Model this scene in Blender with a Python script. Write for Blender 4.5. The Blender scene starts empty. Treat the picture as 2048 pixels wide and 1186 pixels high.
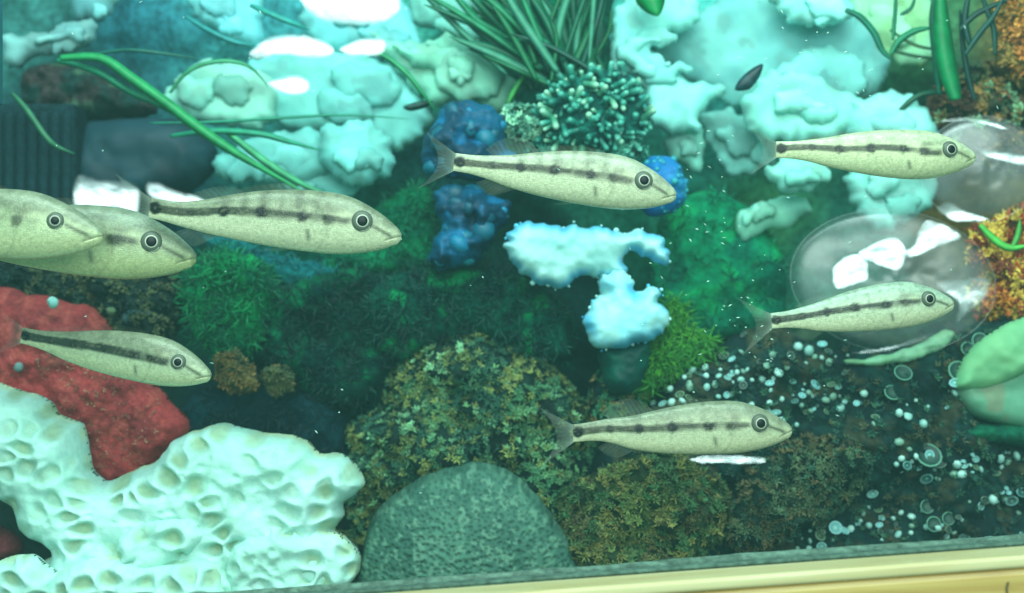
import bpy, math, random
import numpy as np
from mathutils import Matrix, Vector, Euler

# ------------------------------------------------------------------ camera, world, lights
scene = bpy.context.scene
COL = scene.collection
W, H = 2048.0, 1186.0
D = 0.60                      # camera to the plane the fish swim in
FW = 0.40                     # width of the view in that plane
ROLL = math.radians(4.2)      # the phone was held slightly tilted

cam_d = bpy.data.cameras.new('camera')
cam = bpy.data.objects.new('camera', cam_d); COL.objects.link(cam)
cam_d.sensor_width = 36.0
cam_d.lens = 36.0 * D / FW
cam_d.clip_start = 0.01; cam_d.clip_end = 50
cam_d.dof.use_dof = True
cam_d.dof.focus_distance = D + 0.012
cam_d.dof.aperture_fstop = 5.6
cam.location = (0, -D, 0)
cam.rotation_euler = (math.radians(90), 0, 0)
scene.camera = cam

world = bpy.data.worlds.new('World'); scene.world = world
world.use_nodes = True
bg = world.node_tree.nodes['Background']
bg.inputs[0].default_value = (0.42, 0.95, 0.88, 1)
bg.inputs[1].default_value = 0.42

LAMP = Vector((-0.02, -0.20, 0.42))
def area(name, loc, target, sx, sy, power, color):
    d = bpy.data.lights.new(name, 'AREA'); d.shape = 'RECTANGLE'
    d.size = sx; d.size_y = sy; d.energy = power; d.color = color
    o = bpy.data.objects.new(name, d); COL.objects.link(o)
    o.location = loc
    o.rotation_euler = (Vector(target) - Vector(loc)).to_track_quat('-Z', 'Y').to_euler()
    return o
area('tank_lamp', LAMP, (0, 0.10, 0.0), 0.60, 0.10, 3.1, (0.70, 1.0, 0.96))
area('room_lamp', (0.15, -1.25, 0.55), (0, 0.05, 0), 1.3, 0.8, 18.5, (0.80, 1.0, 0.91))

scene.view_settings.view_transform = 'Standard'
scene.view_settings.look = 'None'
scene.view_settings.exposure = 0.06
scene.view_settings.gamma = 1.0
scene.view_settings.use_curve_mapping = False
scene.cycles.use_denoising = True
scene.cycles.max_bounces = 6
scene.cycles.diffuse_bounces = 3
scene.cycles.glossy_bounces = 3
scene.cycles.volume_bounces = 0
scene.cycles.transparent_max_bounces = 16

random.seed(11)
RNG = np.random.default_rng(11)

# ------------------------------------------------------------------ helpers
def S(Y):
    return (D + Y) / D * FW / W
def P(px, py, Y):
    s = S(Y)
    return ((px - W / 2) * s, Y, (H / 2 - py) * s)
def lin(c):
    c = np.asarray(c, float) / 255.0
    return np.where(c <= 0.04045, c / 12.92, ((c + 0.055) / 1.055) ** 2.4)
def smooth01(x, a, b):
    t = np.clip((x - a) / (b - a), 0, 1)
    return t * t * (3 - 2 * t)
def mix(a, b, t):
    t = np.asarray(t)[..., None]
    return a * (1 - t) + b * t

def _hash(ix, iy, seed):
    n = (ix.astype(np.int64) * 374761393 + iy.astype(np.int64) * 668265263 + seed * 1442695041) & 0x7fffffff
    n = ((n ^ (n >> 13)) * 1274126177) & 0x7fffffff
    n = ((n ^ (n >> 16)) * 1103515245) & 0x7fffffff
    return ((n ^ (n >> 11)) & 0xffff) / 65535.0
def vnoise(x, y, seed=0):
    x = np.asarray(x, float); y = np.asarray(y, float)
    ix = np.floor(x); iy = np.floor(y)
    fx = x - ix; fy = y - iy
    fx = fx * fx * fx * (fx * (fx * 6 - 15) + 10); fy = fy * fy * fy * (fy * (fy * 6 - 15) + 10)
    a = _hash(ix, iy, seed); b = _hash(ix + 1, iy, seed)
    c = _hash(ix, iy + 1, seed); d = _hash(ix + 1, iy + 1, seed)
    return (a * (1 - fx) + b * fx) * (1 - fy) + (c * (1 - fx) + d * fx) * fy
def fbm(x, y, seed=0, octv=4):
    v = 0; a = 0.5; t = 0
    for k in range(octv):
        v = v + a * vnoise(x, y, seed + 17 * k); t += a
        x = x * 2.03 + 5.1; y = y * 2.03 + 1.7; a *= 0.5
    return v / t
def worley(x, y, seed=0):
    ix = np.floor(x); iy = np.floor(y)
    f1 = np.full(np.shape(x), 9.0); f2 = np.full(np.shape(x), 9.0)
    for dx in (-1, 0, 1):
        for dy in (-1, 0, 1):
            cx = ix + dx; cy = iy + dy
            d = np.hypot(cx + _hash(cx, cy, seed) - x, cy + _hash(cx, cy, seed + 5) - y)
            f2 = np.where(d < f1, f1, np.minimum(f2, d)); f1 = np.minimum(f1, d)
    return f1, f2

def mesh_obj(name, verts, faces, mat, parent=None, cols=None, smooth=True):
    me = bpy.data.meshes.new(name)
    me.from_pydata([tuple(v) for v in np.asarray(verts, float).tolist()], [], faces if isinstance(faces, list) else faces.tolist())
    if smooth:
        me.polygons.foreach_set('use_smooth', np.ones(len(me.polygons), bool))
    if cols is not None:
        at = me.color_attributes.new('Col', 'FLOAT_COLOR', 'POINT')
        c = np.ones((len(verts), 4), np.float32); c[:, :np.shape(cols)[1]] = cols
        at.data.foreach_set('color', c.ravel())
    me.materials.append(mat)
    o = bpy.data.objects.new(name, me); COL.objects.link(o)
    if parent: o.parent = parent
    return o
def tag(o, label, cat, group=None):
    o['label'] = label; o['category'] = cat
    if group: o['group'] = group
    return o
def thing(name, label, cat, group=None, loc=(0, 0, 0)):
    o = bpy.data.objects.new(name, None); COL.objects.link(o)
    o.location = loc; o.empty_display_size = 0.01
    return tag(o, label, cat, group)
def kind(o, k):
    o['kind'] = k; return o

# ------------------------------------------------------------------ materials
def mat_vc(name, rough=0.7, spec=0.3, namt=0.25, nscale=260.0, bump=0.3, bscale=900.0, sss=0.0, coat=0.0):
    m = bpy.data.materials.new(name); m.use_nodes = True
    nt = m.node_tree; N = nt.nodes; L = nt.links
    bs = N['Principled BSDF']
    at = N.new('ShaderNodeAttribute'); at.attribute_name = 'Col'
    tc = N.new('ShaderNodeTexCoord')
    nz = N.new('ShaderNodeTexNoise'); nz.inputs['Scale'].default_value = nscale; nz.inputs['Detail'].default_value = 4
    L.new(tc.outputs['Object'], nz.inputs['Vector'])
    mr = N.new('ShaderNodeMapRange')
    mr.inputs[1].default_value = 0.3; mr.inputs[2].default_value = 0.7
    mr.inputs[3].default_value = 1 - namt; mr.inputs[4].default_value = 1 + namt
    L.new(nz.outputs['Fac'], mr.inputs[0])
    mx = N.new('ShaderNodeVectorMath'); mx.operation = 'SCALE'
    L.new(at.outputs['Color'], mx.inputs[0]); L.new(mr.outputs[0], mx.inputs['Scale'])
    L.new(mx.outputs[0], bs.inputs['Base Color'])
    bs.inputs['Roughness'].default_value = rough
    bs.inputs['Specular IOR Level'].default_value = spec
    if coat: bs.inputs['Coat Weight'].default_value = coat; bs.inputs['Coat Roughness'].default_value = 0.25
    if sss:
        bs.inputs['Subsurface Weight'].default_value = sss
        bs.inputs['Subsurface Radius'].default_value = (0.004, 0.005, 0.004)
        bs.inputs['Subsurface Scale'].default_value = 1.0
    if bump:
        n2 = N.new('ShaderNodeTexNoise'); n2.inputs['Scale'].default_value = bscale; n2.inputs['Detail'].default_value = 5
        L.new(tc.outputs['Object'], n2.inputs['Vector'])
        bp = N.new('ShaderNodeBump'); bp.inputs['Strength'].default_value = bump; bp.inputs['Distance'].default_value = 0.0008
        L.new(n2.outputs['Fac'], bp.inputs['Height']); L.new(bp.outputs['Normal'], bs.inputs['Normal'])
    return m
M_soft = mat_vc('soft_coral_flesh', rough=0.6, spec=0.3, namt=0.10, nscale=90, bump=0.10, bscale=300, sss=0.3)
M_stone = mat_vc('encrusted_stone', rough=0.85, spec=0.2, namt=0.45, nscale=300, bump=0.8, bscale=700)
M_skel = mat_vc('coral_skeleton', rough=0.75, spec=0.25, namt=0.08, nscale=350, bump=0.35, bscale=1100, sss=0.15)
M_leaf = mat_vc('water_plant', rough=0.45, spec=0.4, namt=0.2, nscale=200, bump=0.1, bscale=300)
M_frond = mat_vc('algae_frond', rough=0.6, spec=0.3, namt=0.25, nscale=400, bump=0)
M_moss = mat_vc('moss', rough=0.9, spec=0.15, namt=0.35, nscale=420, bump=0.8, bscale=1500)
M_sponge = mat_vc('sponge', rough=0.8, spec=0.25, namt=0.3, nscale=500, bump=0.9, bscale=900)
M_fish = mat_vc('fish_skin', rough=0.42, spec=0.45, namt=0.13, nscale=700, bump=0.12, bscale=1600, sss=0.12)
def add_scales(m):
    nt = m.node_tree; N = nt.nodes; L = nt.links; bs = N['Principled BSDF']
    tc = next(n for n in N if n.type == 'TEX_COORD')
    mp = N.new('ShaderNodeMapping'); mp.inputs['Scale'].default_value = (1150, 500, 1350); L.new(tc.outputs['Object'], mp.inputs['Vector'])
    vo = N.new('ShaderNodeTexVoronoi'); vo.inputs['Scale'].default_value = 1.0; vo.inputs['Randomness'].default_value = 0.7; L.new(mp.outputs[0], vo.inputs['Vector'])
    mr = N.new('ShaderNodeMapRange'); mr.inputs[1].default_value = 0.15; mr.inputs[2].default_value = 0.75; mr.inputs[3].default_value = 1.05; mr.inputs[4].default_value = 0.88
    L.new(vo.outputs['Distance'], mr.inputs[0])
    old = bs.inputs['Base Color'].links[0].from_socket
    sc = N.new('ShaderNodeVectorMath'); sc.operation = 'SCALE'; L.new(old, sc.inputs[0]); L.new(mr.outputs[0], sc.inputs['Scale'])
    L.new(sc.outputs[0], bs.inputs['Base Color'])
    bp = next(n for n in N if n.type == 'BUMP'); b2 = N.new('ShaderNodeBump'); b2.invert = True
    b2.inputs['Strength'].default_value = 0.2; b2.inputs['Distance'].default_value = 0.0004
    L.new(vo.outputs['Distance'], b2.inputs['Height']); L.new(bp.outputs['Normal'], b2.inputs['Normal']); L.new(b2.outputs['Normal'], bs.inputs['Normal'])
    bs.inputs['Roughness'].default_value = 0.34; bs.inputs['Metallic'].default_value = 0.12
add_scales(M_fish)
M_plastic = mat_vc('dark_plastic', rough=0.3, spec=0.5, namt=0.1, nscale=80, bump=0.05, bscale=400)
M_polyp = mat_vc('polyp', rough=0.45, spec=0.45, namt=0.15, nscale=600, bump=0.2, bscale=900)

def mat_plain(name, color, rough, spec=0.5, coat=0):
    m = bpy.data.materials.new(name); m.use_nodes = True
    b = m.node_tree.nodes['Principled BSDF']
    b.inputs['Base Color'].default_value = (*lin(color), 1)
    b.inputs['Roughness'].default_value = rough; b.inputs['Specular IOR Level'].default_value = spec
    b.inputs['Coat Weight'].default_value = coat
    return m
M_pupil = mat_plain('eye_pupil', (6, 10, 13), 0.35, 0.25, 0.0)
M_iris = mat_plain('eye_iris_ring', (186, 190, 170), 0.3, 0.6)
M_orbit = mat_plain('eye_orbit', (88, 96, 82), 0.4, 0.4, 0.0)

def mat_fin():
    m = bpy.data.materials.new('fin_membrane'); m.use_nodes = True
    nt = m.node_tree; N = nt.nodes; L = nt.links
    bs = N['Principled BSDF']
    at = N.new('ShaderNodeAttribute'); at.attribute_name = 'Col'
    L.new(at.outputs['Color'], bs.inputs['Base Color']); L.new(at.outputs['Alpha'], bs.inputs['Alpha'])
    bs.inputs['Roughness'].default_value = 0.4
    return m
M_fin = mat_fin()

def mat_glare(name='glare_film', veil=0.04, gloss=0.15, rough=0.22, vcol=(0.62, 0.80, 0.80)):
    m = bpy.data.materials.new(name); m.use_nodes = True
    nt = m.node_tree; N = nt.nodes; L = nt.links
    N.remove(N['Principled BSDF']); out = N['Material Output']
    tr = N.new('ShaderNodeBsdfTransparent'); gl = N.new('ShaderNodeBsdfGlossy'); df = N.new('ShaderNodeBsdfDiffuse')
    gl.inputs['Roughness'].default_value = rough
    df.inputs['Color'].default_value = (*vcol, 1)
    tc = N.new('ShaderNodeTexCoord'); nz = N.new('ShaderNodeTexNoise')
    nz.inputs['Scale'].default_value = 130; nz.inputs['Detail'].default_value = 3
    L.new(tc.outputs['Object'], nz.inputs['Vector'])
    bp = N.new('ShaderNodeBump'); bp.inputs['Strength'].default_value = 0.06; bp.inputs['Distance'].default_value = 0.002
    L.new(nz.outputs['Fac'], bp.inputs['Height']); L.new(bp.outputs['Normal'], gl.inputs['Normal'])
    m1 = N.new('ShaderNodeMixShader'); m1.inputs[0].default_value = veil
    L.new(tr.outputs[0], m1.inputs[1]); L.new(df.outputs[0], m1.inputs[2])
    m2 = N.new('ShaderNodeMixShader')
    at = N.new('ShaderNodeAttribute'); at.attribute_name = 'Col'
    sx = N.new('ShaderNodeSeparateColor'); L.new(at.outputs['Color'], sx.inputs[0])
    mu = N.new('ShaderNodeMath'); mu.operation = 'MULTIPLY'; mu.inputs[1].default_value = gloss
    L.new(sx.outputs[0], mu.inputs[0]); L.new(mu.outputs[0], m2.inputs[0])
    mv = N.new('ShaderNodeMath'); mv.operation = 'MULTIPLY'; mv.inputs[1].default_value = veil
    L.new(sx.outputs[0], mv.inputs[0]); L.new(mv.outputs[0], m1.inputs[0])
    L.new(m1.outputs[0], m2.inputs[1]); L.new(gl.outputs[0], m2.inputs[2])
    L.new(m2.outputs[0], out.inputs['Surface'])
    return m
M_glare = mat_glare()  # for added film shapes that stand in for glare
M_reflection = mat_glare('reflection_dome', 0.11, 0.10, 0.30, (0.80, 0.92, 0.92))  # for added domes that stand in for round reflections

def mat_wood(name='varnished_pine', ca=(178, 132, 62), cb=(212, 180, 104), cm=(200, 162, 84)):
    m = bpy.data.materials.new(name); m.use_nodes = True
    nt = m.node_tree; N = nt.nodes; L = nt.links
    bs = N['Principled BSDF']
    tc = N.new('ShaderNodeTexCoord'); mp = N.new('ShaderNodeMapping')
    mp.inputs['Scale'].default_value = (6, 60, 60)
    L.new(tc.outputs['Object'], mp.inputs['Vector'])
    nz = N.new('ShaderNodeTexNoise'); nz.inputs['Scale'].default_value = 2.2; nz.inputs['Detail'].default_value = 6; nz.inputs['Distortion'].default_value = 1.2
    L.new(mp.outputs[0], nz.inputs['Vector'])
    cr = N.new('ShaderNodeValToRGB')
    e = cr.color_ramp.elements
    e[0].position = 0.30; e[0].color = (*lin(ca), 1)
    e[1].position = 0.72; e[1].color = (*lin(cb), 1)
    k = e.new(0.5); k.color = (*lin(cm), 1)
    L.new(nz.outputs['Fac'], cr.inputs['Fac']); L.new(cr.outputs['Color'], bs.inputs['Base Color'])
    bs.inputs['Roughness'].default_value = 0.38; bs.inputs['Coat Weight'].default_value = 0.3
    bp = N.new('ShaderNodeBump'); bp.inputs['Strength'].default_value = 0.15; bp.inputs['Distance'].default_value = 0.001
    L.new(nz.outputs['Fac'], bp.inputs['Height']); L.new(bp.outputs['Normal'], bs.inputs['Normal'])
    return m
M_wood = mat_wood()
M_lit_edge = mat_wood('lit_edge_wood', (206, 184, 126), (230, 216, 168), (220, 202, 148))  # pale tone stands in for light on the ledge's rounded edge

# ------------------------------------------------------------------ outlines and solid lumps
def spline(pts, n=10, closed=True):
    p = np.asarray(pts, float); k = len(p); out = []
    rng = range(k) if closed else range(k - 1)
    for i in rng:
        if closed: a, b, c, d = p[i - 1], p[i], p[(i + 1) % k], p[(i + 2) % k]
        else: a, b, c, d = p[max(i - 1, 0)], p[i], p[i + 1], p[min(i + 2, k - 1)]
        for j in range(n):
            t = j / n
            out.append(0.5 * ((2 * b) + (c - a) * t + (2 * a - 5 * b + 4 * c - d) * t * t + (3 * b - a - 3 * c + d) * t ** 3))
    if not closed: out.append(p[-1])
    return np.array(out)
def frill(poly, amp, wl, seed):
    seg = np.linalg.norm(np.roll(poly, -1, 0) - poly, axis=1)
    s = np.concatenate([[0], np.cumsum(seg)])[:-1]; tot = seg.sum()
    n = max(int(tot / 6.5), 24)
    u = np.linspace(0, tot, n, endpoint=False)
    pc = np.vstack([poly, poly[:1]]); sc = np.concatenate([s, [tot]])
    q = np.stack([np.interp(u, sc, pc[:, 0]), np.interp(u, sc, pc[:, 1])], 1)
    tn = np.roll(q, -1, 0) - np.roll(q, 1, 0); tn /= np.linalg.norm(tn, axis=1)[:, None] + 1e-9
    nr = np.stack([tn[:, 1], -tn[:, 0]], 1)
    f = fbm(q[:, 0] / wl, q[:, 1] / wl, seed, 3) - 0.5
    return q + nr * (f * 2 * amp)[:, None]
def sdist(poly, x, y):
    ax, ay = poly[:, 0], poly[:, 1]; b = np.roll(poly, -1, 0); bx, by = b[:, 0], b[:, 1]
    best = np.full(x.shape, 1e18); nx = np.zeros_like(x); ny = np.zeros_like(x); ins = np.zeros(x.shape, bool)
    for i in range(len(poly)):
        dx, dy = bx[i] - ax[i], by[i] - ay[i]; l2 = dx * dx + dy * dy + 1e-12
        t = np.clip(((x - ax[i]) * dx + (y - ay[i]) * dy) / l2, 0, 1)
        qx = ax[i] + t * dx; qy = ay[i] + t * dy
        d = (x - qx) ** 2 + (y - qy) ** 2
        m = d < best
        best = np.where(m, d, best); nx = np.where(m, qx, nx); ny = np.where(m, qy, ny)
        if ay[i] != by[i]:
            c = (ay[i] > y) != (by[i] > y)
            ins ^= c & (x < dx * (y - ay[i]) / dy + ax[i])
    d = np.sqrt(best)
    return np.where(ins, d, -d), nx, ny

class Lump:
    """a closed rounded solid whose outline is a closed curve; keeps its front surface for scattering"""
    pass
def lump(name, poly, Y, T, rnd, mat, colfn, parent=None, res=5.0, bump=(), fr=None, seed=0, pits=None, back=0.6, sub=8, hfn=None):
    pl = spline(poly, sub)
    if fr: pl = frill(pl, fr[0], fr[1], seed + 3)
    x0, y0 = pl.min(0) - res * 2; x1, y1 = pl.max(0) + res * 2
    gx = np.arange(x0, x1 + res, res); gy = np.arange(y0, y1 + res, res)
    X, Z = np.meshgrid(gx, gy)
    d, nx, ny = sdist(pl, X, Z)
    keep = d > -res * 0.99
    out = d <= 0
    Xs = np.where(out, nx, X); Zs = np.where(out, ny, Z); dd = np.maximum(d, 0)
    u = np.clip(dd / rnd, 0, 1)
    prof = np.sqrt(np.maximum(1 - (1 - u) ** 2, 0))
    h = T * prof
    soft = np.clip(dd / (rnd * 0.35), 0, 1)
    nv = 0
    for amp, sc in bump:
        nv = (fbm(Xs / sc, Zs / sc, seed + int(sc), 3) - 0.5) * 2
        h = h + amp * nv * soft
    pitv = np.zeros_like(h)
    if pits is not None:
        for (cx, cy, rx, ry, dep) in pits:
            q = np.exp(-(((Xs - cx) / rx) ** 2 + ((Zs - cy) / ry) ** 2) ** 1.25)
            pitv = np.maximum(pitv, q); h = h - dep * q * soft
    if hfn is not None:
        dh, pv = hfn(Xs, Zs, dd); h = h + dh * soft; pitv = np.maximum(pitv, pv)
    ny_, nx_ = X.shape
    q00 = keep[:-1, :-1] & keep[1:, :-1] & keep[:-1, 1:] & keep[1:, 1:]
    anyin = ~(out[:-1, :-1] & out[1:, :-1] & out[:-1, 1:] & out[1:, 1:])
    q = q00 & anyin
    used = np.zeros_like(keep)
    used[:-1, :-1] |= q; used[1:, :-1] |= q; used[:-1, 1:] |= q; used[1:, 1:] |= q
    idx = -np.ones(X.shape, int); k = int(used.sum()); idx[used] = np.arange(k)
    innr = used & ~out
    bidx = idx.copy(); kb = int(innr.sum()); bidx[innr] = k + np.arange(kb)
    s = S(Y)
    def W3(Xa, Za, Ya):
        return np.stack([(Xa - W / 2) * s, Ya, (H / 2 - Za) * s], 1)
    vf = W3(Xs[used], Zs[used], Y - h[used])
    vb = W3(Xs[innr], Zs[innr], Y + back * T * prof[innr])
    a, b, c, e = idx[:-1, :-1][q], idx[:-1, 1:][q], idx[1:, 1:][q], idx[1:, :-1][q]
    f1 = np.stack([a, e, c, b], 1)
    a, b, c, e = bidx[:-1, :-1][q], bidx[:-1, 1:][q], bidx[1:, 1:][q], bidx[1:, :-1][q]
    f2 = np.stack([a, b, c, e], 1)
    col = colfn(Xs, Zs, dd, pitv, seed)
    cols = np.vstack([col[used], col[innr]])
    o = mesh_obj(name, np.vstack([vf, vb]), np.vstack([f1, f2]), mat, parent, cols)
    L = Lump(); L.o = o; L.poly = pl; L.gx = gx; L.gy = gy; L.h = h; L.Y = Y; L.d = d; L.res = res; L.s = s
    return L
def front(L, px, py):
    i = int(np.clip(round((py - L.gy[0]) / L.res), 1, len(L.gy) - 2)); j = int(np.clip(round((px - L.gx[0]) / L.res), 1, len(L.gx) - 2))
    dhx = (L.h[i, j + 1] - L.h[i, j - 1]) / (2 * L.res * L.s); dhz = (L.h[i + 1, j] - L.h[i - 1, j]) / (2 * L.res * L.s)
    n = Vector((-dhx, -1, dhz)).normalized()      # outward (towards -Y)
    p = Vector(((px - W / 2) * L.s, L.Y - L.h[i, j], (H / 2 - py) * L.s))
    return p, n, L.d[i, j]

def flat(c1, c2=None, sc=60.0, pit=None, edge=None, ew=14.0, c3=None, sc3=25.0, th=0.5):
    c1 = lin(c1)
    def f(X, Z, d, pv, seed):
        col = np.broadcast_to(c1, X.shape + (3,)).copy()
        if c2 is not None:
            col = mix(col, lin(c2), smooth01(fbm(X / sc, Z / sc, seed + 41, 4), th - 0.12, th + 0.14))
        if c3 is not None:
            col = mix(col, lin(c3), smooth01(fbm(X / sc3, Z / sc3, seed + 77, 3), 0.55, 0.68))
        if edge is not None:
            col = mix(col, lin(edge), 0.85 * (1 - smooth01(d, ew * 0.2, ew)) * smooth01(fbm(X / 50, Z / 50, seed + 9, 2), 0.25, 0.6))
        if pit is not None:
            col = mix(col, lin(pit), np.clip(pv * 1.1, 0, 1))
        return col
    return f

# ------------------------------------------------------------------ scattered fronds, tubes, blades, balls
def tufts(name, L, n, parent, mat, colors, leaf=15.0, wid=4.5, per=(5, 9), region=None, mind=3, jit=0.35, up=0.3, var=0.45):
    vs, fs, cs = [], [], []
    x0, y0 = L.poly.min(0); x1, y1 = L.poly.max(0)
    cl = [lin(c) for c in colors]; tries = 0; made = 0
    while made < n and tries < n * 12:
        tries += 1
        px, py = random.uniform(x0, x1), random.uniform(y0, y1)
        if region and not region(px, py): continue
        p, nn, dist = front(L, px, py)
        if dist < mind: continue
        made += 1
        t1 = nn.cross(Vector((0.3, 0.2, 1))).normalized(); t2 = nn.cross(t1)
        base = cl[min(int(vnoise(np.array(px / 55.), np.array(py / 55.), 5) * len(cl) * 0.999), len(cl) - 1)] if random.random() < 0.65 else random.choice(cl)
        base = base * random.uniform(1 - var, 1 + var)
        a0 = random.uniform(0, 6.28); m = random.randint(*per)
        for k in range(m):
            a = a0 + 6.283 * k / m + random.uniform(-jit, jit)
            r = t1 * math.cos(a) + t2 * math.sin(a)
            l = leaf * L.s * random.uniform(0.55, 1.2); w = wid * L.s * random.uniform(0.7, 1.2)
            dr = (r * 0.85 + nn * random.uniform(0.25, 0.9) + Vector((0, 0, up))).normalized()
            sd = dr.cross(nn).normalized() * w * 0.5
            q0 = p; q1 = p + dr * l * 0.55 + nn * l * 0.12; q2 = p + dr * l
            i = len(vs)
            vs += [q0 - sd * 0.35, q0 + sd * 0.35, q1 - sd, q1 + nn * w * 0.28, q1 + sd, q2]
            fs += [(i, i + 3, i + 2), (i, i + 1, i + 3), (i + 1, i + 4, i + 3), (i + 2, i + 3, i + 5), (i + 3, i + 4, i + 5)]
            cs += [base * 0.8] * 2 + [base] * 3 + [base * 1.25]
    o = mesh_obj(name, np.array([tuple(v) for v in vs]), fs, mat, parent, np.clip(np.array(cs), 0, 0.95), smooth=False)
    return kind(o, 'stuff')

def blade(name, pts, Y, wid, color, parent, tip=0.1, c2=None, root=0.6, bow=0.0, thick=0.045):
    p = spline(pts, 8, closed=False); n = len(p)
    tn = np.gradient(p, axis=0); tn /= np.linalg.norm(tn, axis=1)[:, None] + 1e-9
    nr = np.stack([tn[:, 1], -tn[:, 0]], 1)
    vs, cs = [], []; c1 = lin(color); cc2 = lin(c2) if c2 is not None else c1 * 0.7
    sd = random.randint(0, 999)
    for i in range(n):
        t = i / (n - 1)
        w = wid * 0.5 * (root + (1 - root) * min(1, t * 4)) * (1 - (1 - tip) * max(0, (t - 0.55) / 0.45) ** 1.6)
        y = Y - bow * math.sin(t * math.pi)
        s = S(y)
        for off, dy in ((-1, 0), (0, -thick), (1, 0), (0, thick)):
            q = p[i] + nr[i] * off * w
            vs.append(((q[0] - W / 2) * s, y + dy * wid * s, (H / 2 - q[1]) * s))
            f = float(vnoise(np.array(t * 6.0 + off), np.array(sd * 1.3), sd))
            cs.append(c1 * (0.85 + 0.3 * f) if off != 0 else c1 * 0.7 + cc2 * 0.3)
    fs = []
    for i in range(n - 1):
        for k in range(4):
            a = i * 4 + k; b = i * 4 + (k + 1) % 4
            fs.append((a, b, b + 4, a + 4))
    fs += [(3, 2, 1, 0), tuple(range(4 * n - 4, 4 * n))]
    return mesh_obj(name, np.array(vs), fs, M_leaf, parent, np.clip(np.array(cs), 0, 1))

def lathe(profile, seg, colors):
    """profile (r, h) round the +Z axis"""
    vs, cs, fs = [], [], []
    for (r, h), c in zip(profile, colors):
        for k in range(seg):
            a = 6.28318 * k / seg
            vs.append((r * math.cos(a), r * math.sin(a), h)); cs.append(c)
    n = len(profile)
    for i in range(n - 1):
        for k in range(seg):
            a = i * seg + k; b = i * seg + (k + 1) % seg
            fs.append((a, b, b + seg, a + seg))
    fs.append(tuple(range((n - 1) * seg, n * seg)))
    return np.array(vs), fs, np.array(cs)
def link_copy(src_mesh, name, loc, quat, scale, parent):
    o = bpy.data.objects.new(name, src_mesh); COL.objects.link(o)
    o.location = loc; o.rotation_mode = 'QUATERNION'; o.rotation_quaternion = quat
    o.scale = scale if hasattr(scale, '__len__') else (scale,) * 3
    o.parent = parent
    return o
def temp_mesh(name, vs, fs, mat, cs):
    o = mesh_obj(name, vs, fs, mat, None, cs); me = o.data; bpy.data.objects.remove(o)
    return me
def ball_mesh(name, color, seg=8, rings=5, top=None):
    prof, cols = [], []
    for i in range(rings + 1):
        a = math.pi * (i + 0.25) / (rings + 0.5)
        prof.append((math.sin(a), -math.cos(a)))
        t = i / rings
        cols.append(lin(color) * (1 - t) + lin(top if top is not None else color) * t)
    v, f, c = lathe(prof, seg, cols)
    f.append(tuple(reversed(range(seg))))
    return temp_mesh(name, v, f, M_polyp, c)
def box(name, c, sz, mat, parent=None, col=None, bevel=0.0):
    import bmesh
    bm = bmesh.new(); bmesh.ops.create_cube(bm, size=1.0)
    bmesh.ops.scale(bm, vec=sz, verts=bm.verts)
    if bevel: bmesh.ops.bevel(bm, geom=bm.edges[:] , offset=bevel, segments=4, profile=0.6, affect='EDGES')
    bmesh.ops.translate(bm, vec=c, verts=bm.verts)
    me = bpy.data.meshes.new(name); bm.to_mesh(me); bm.free()
    if col is not None:
        at = me.color_attributes.new('Col', 'FLOAT_COLOR', 'POINT')
        at.data.foreach_set('color', np.tile(np.append(lin(col), 1).astype(np.float32), len(me.vertices)))
    me.materials.append(mat)
    o = bpy.data.objects.new(name, me); COL.objects.link(o)
    if parent: o.parent = parent
    return o

# ================================================================== the setting
TILT = Matrix.Rotation(-ROLL, 4, 'Y')      # level direction of the place as the tilted phone sees it
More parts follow.
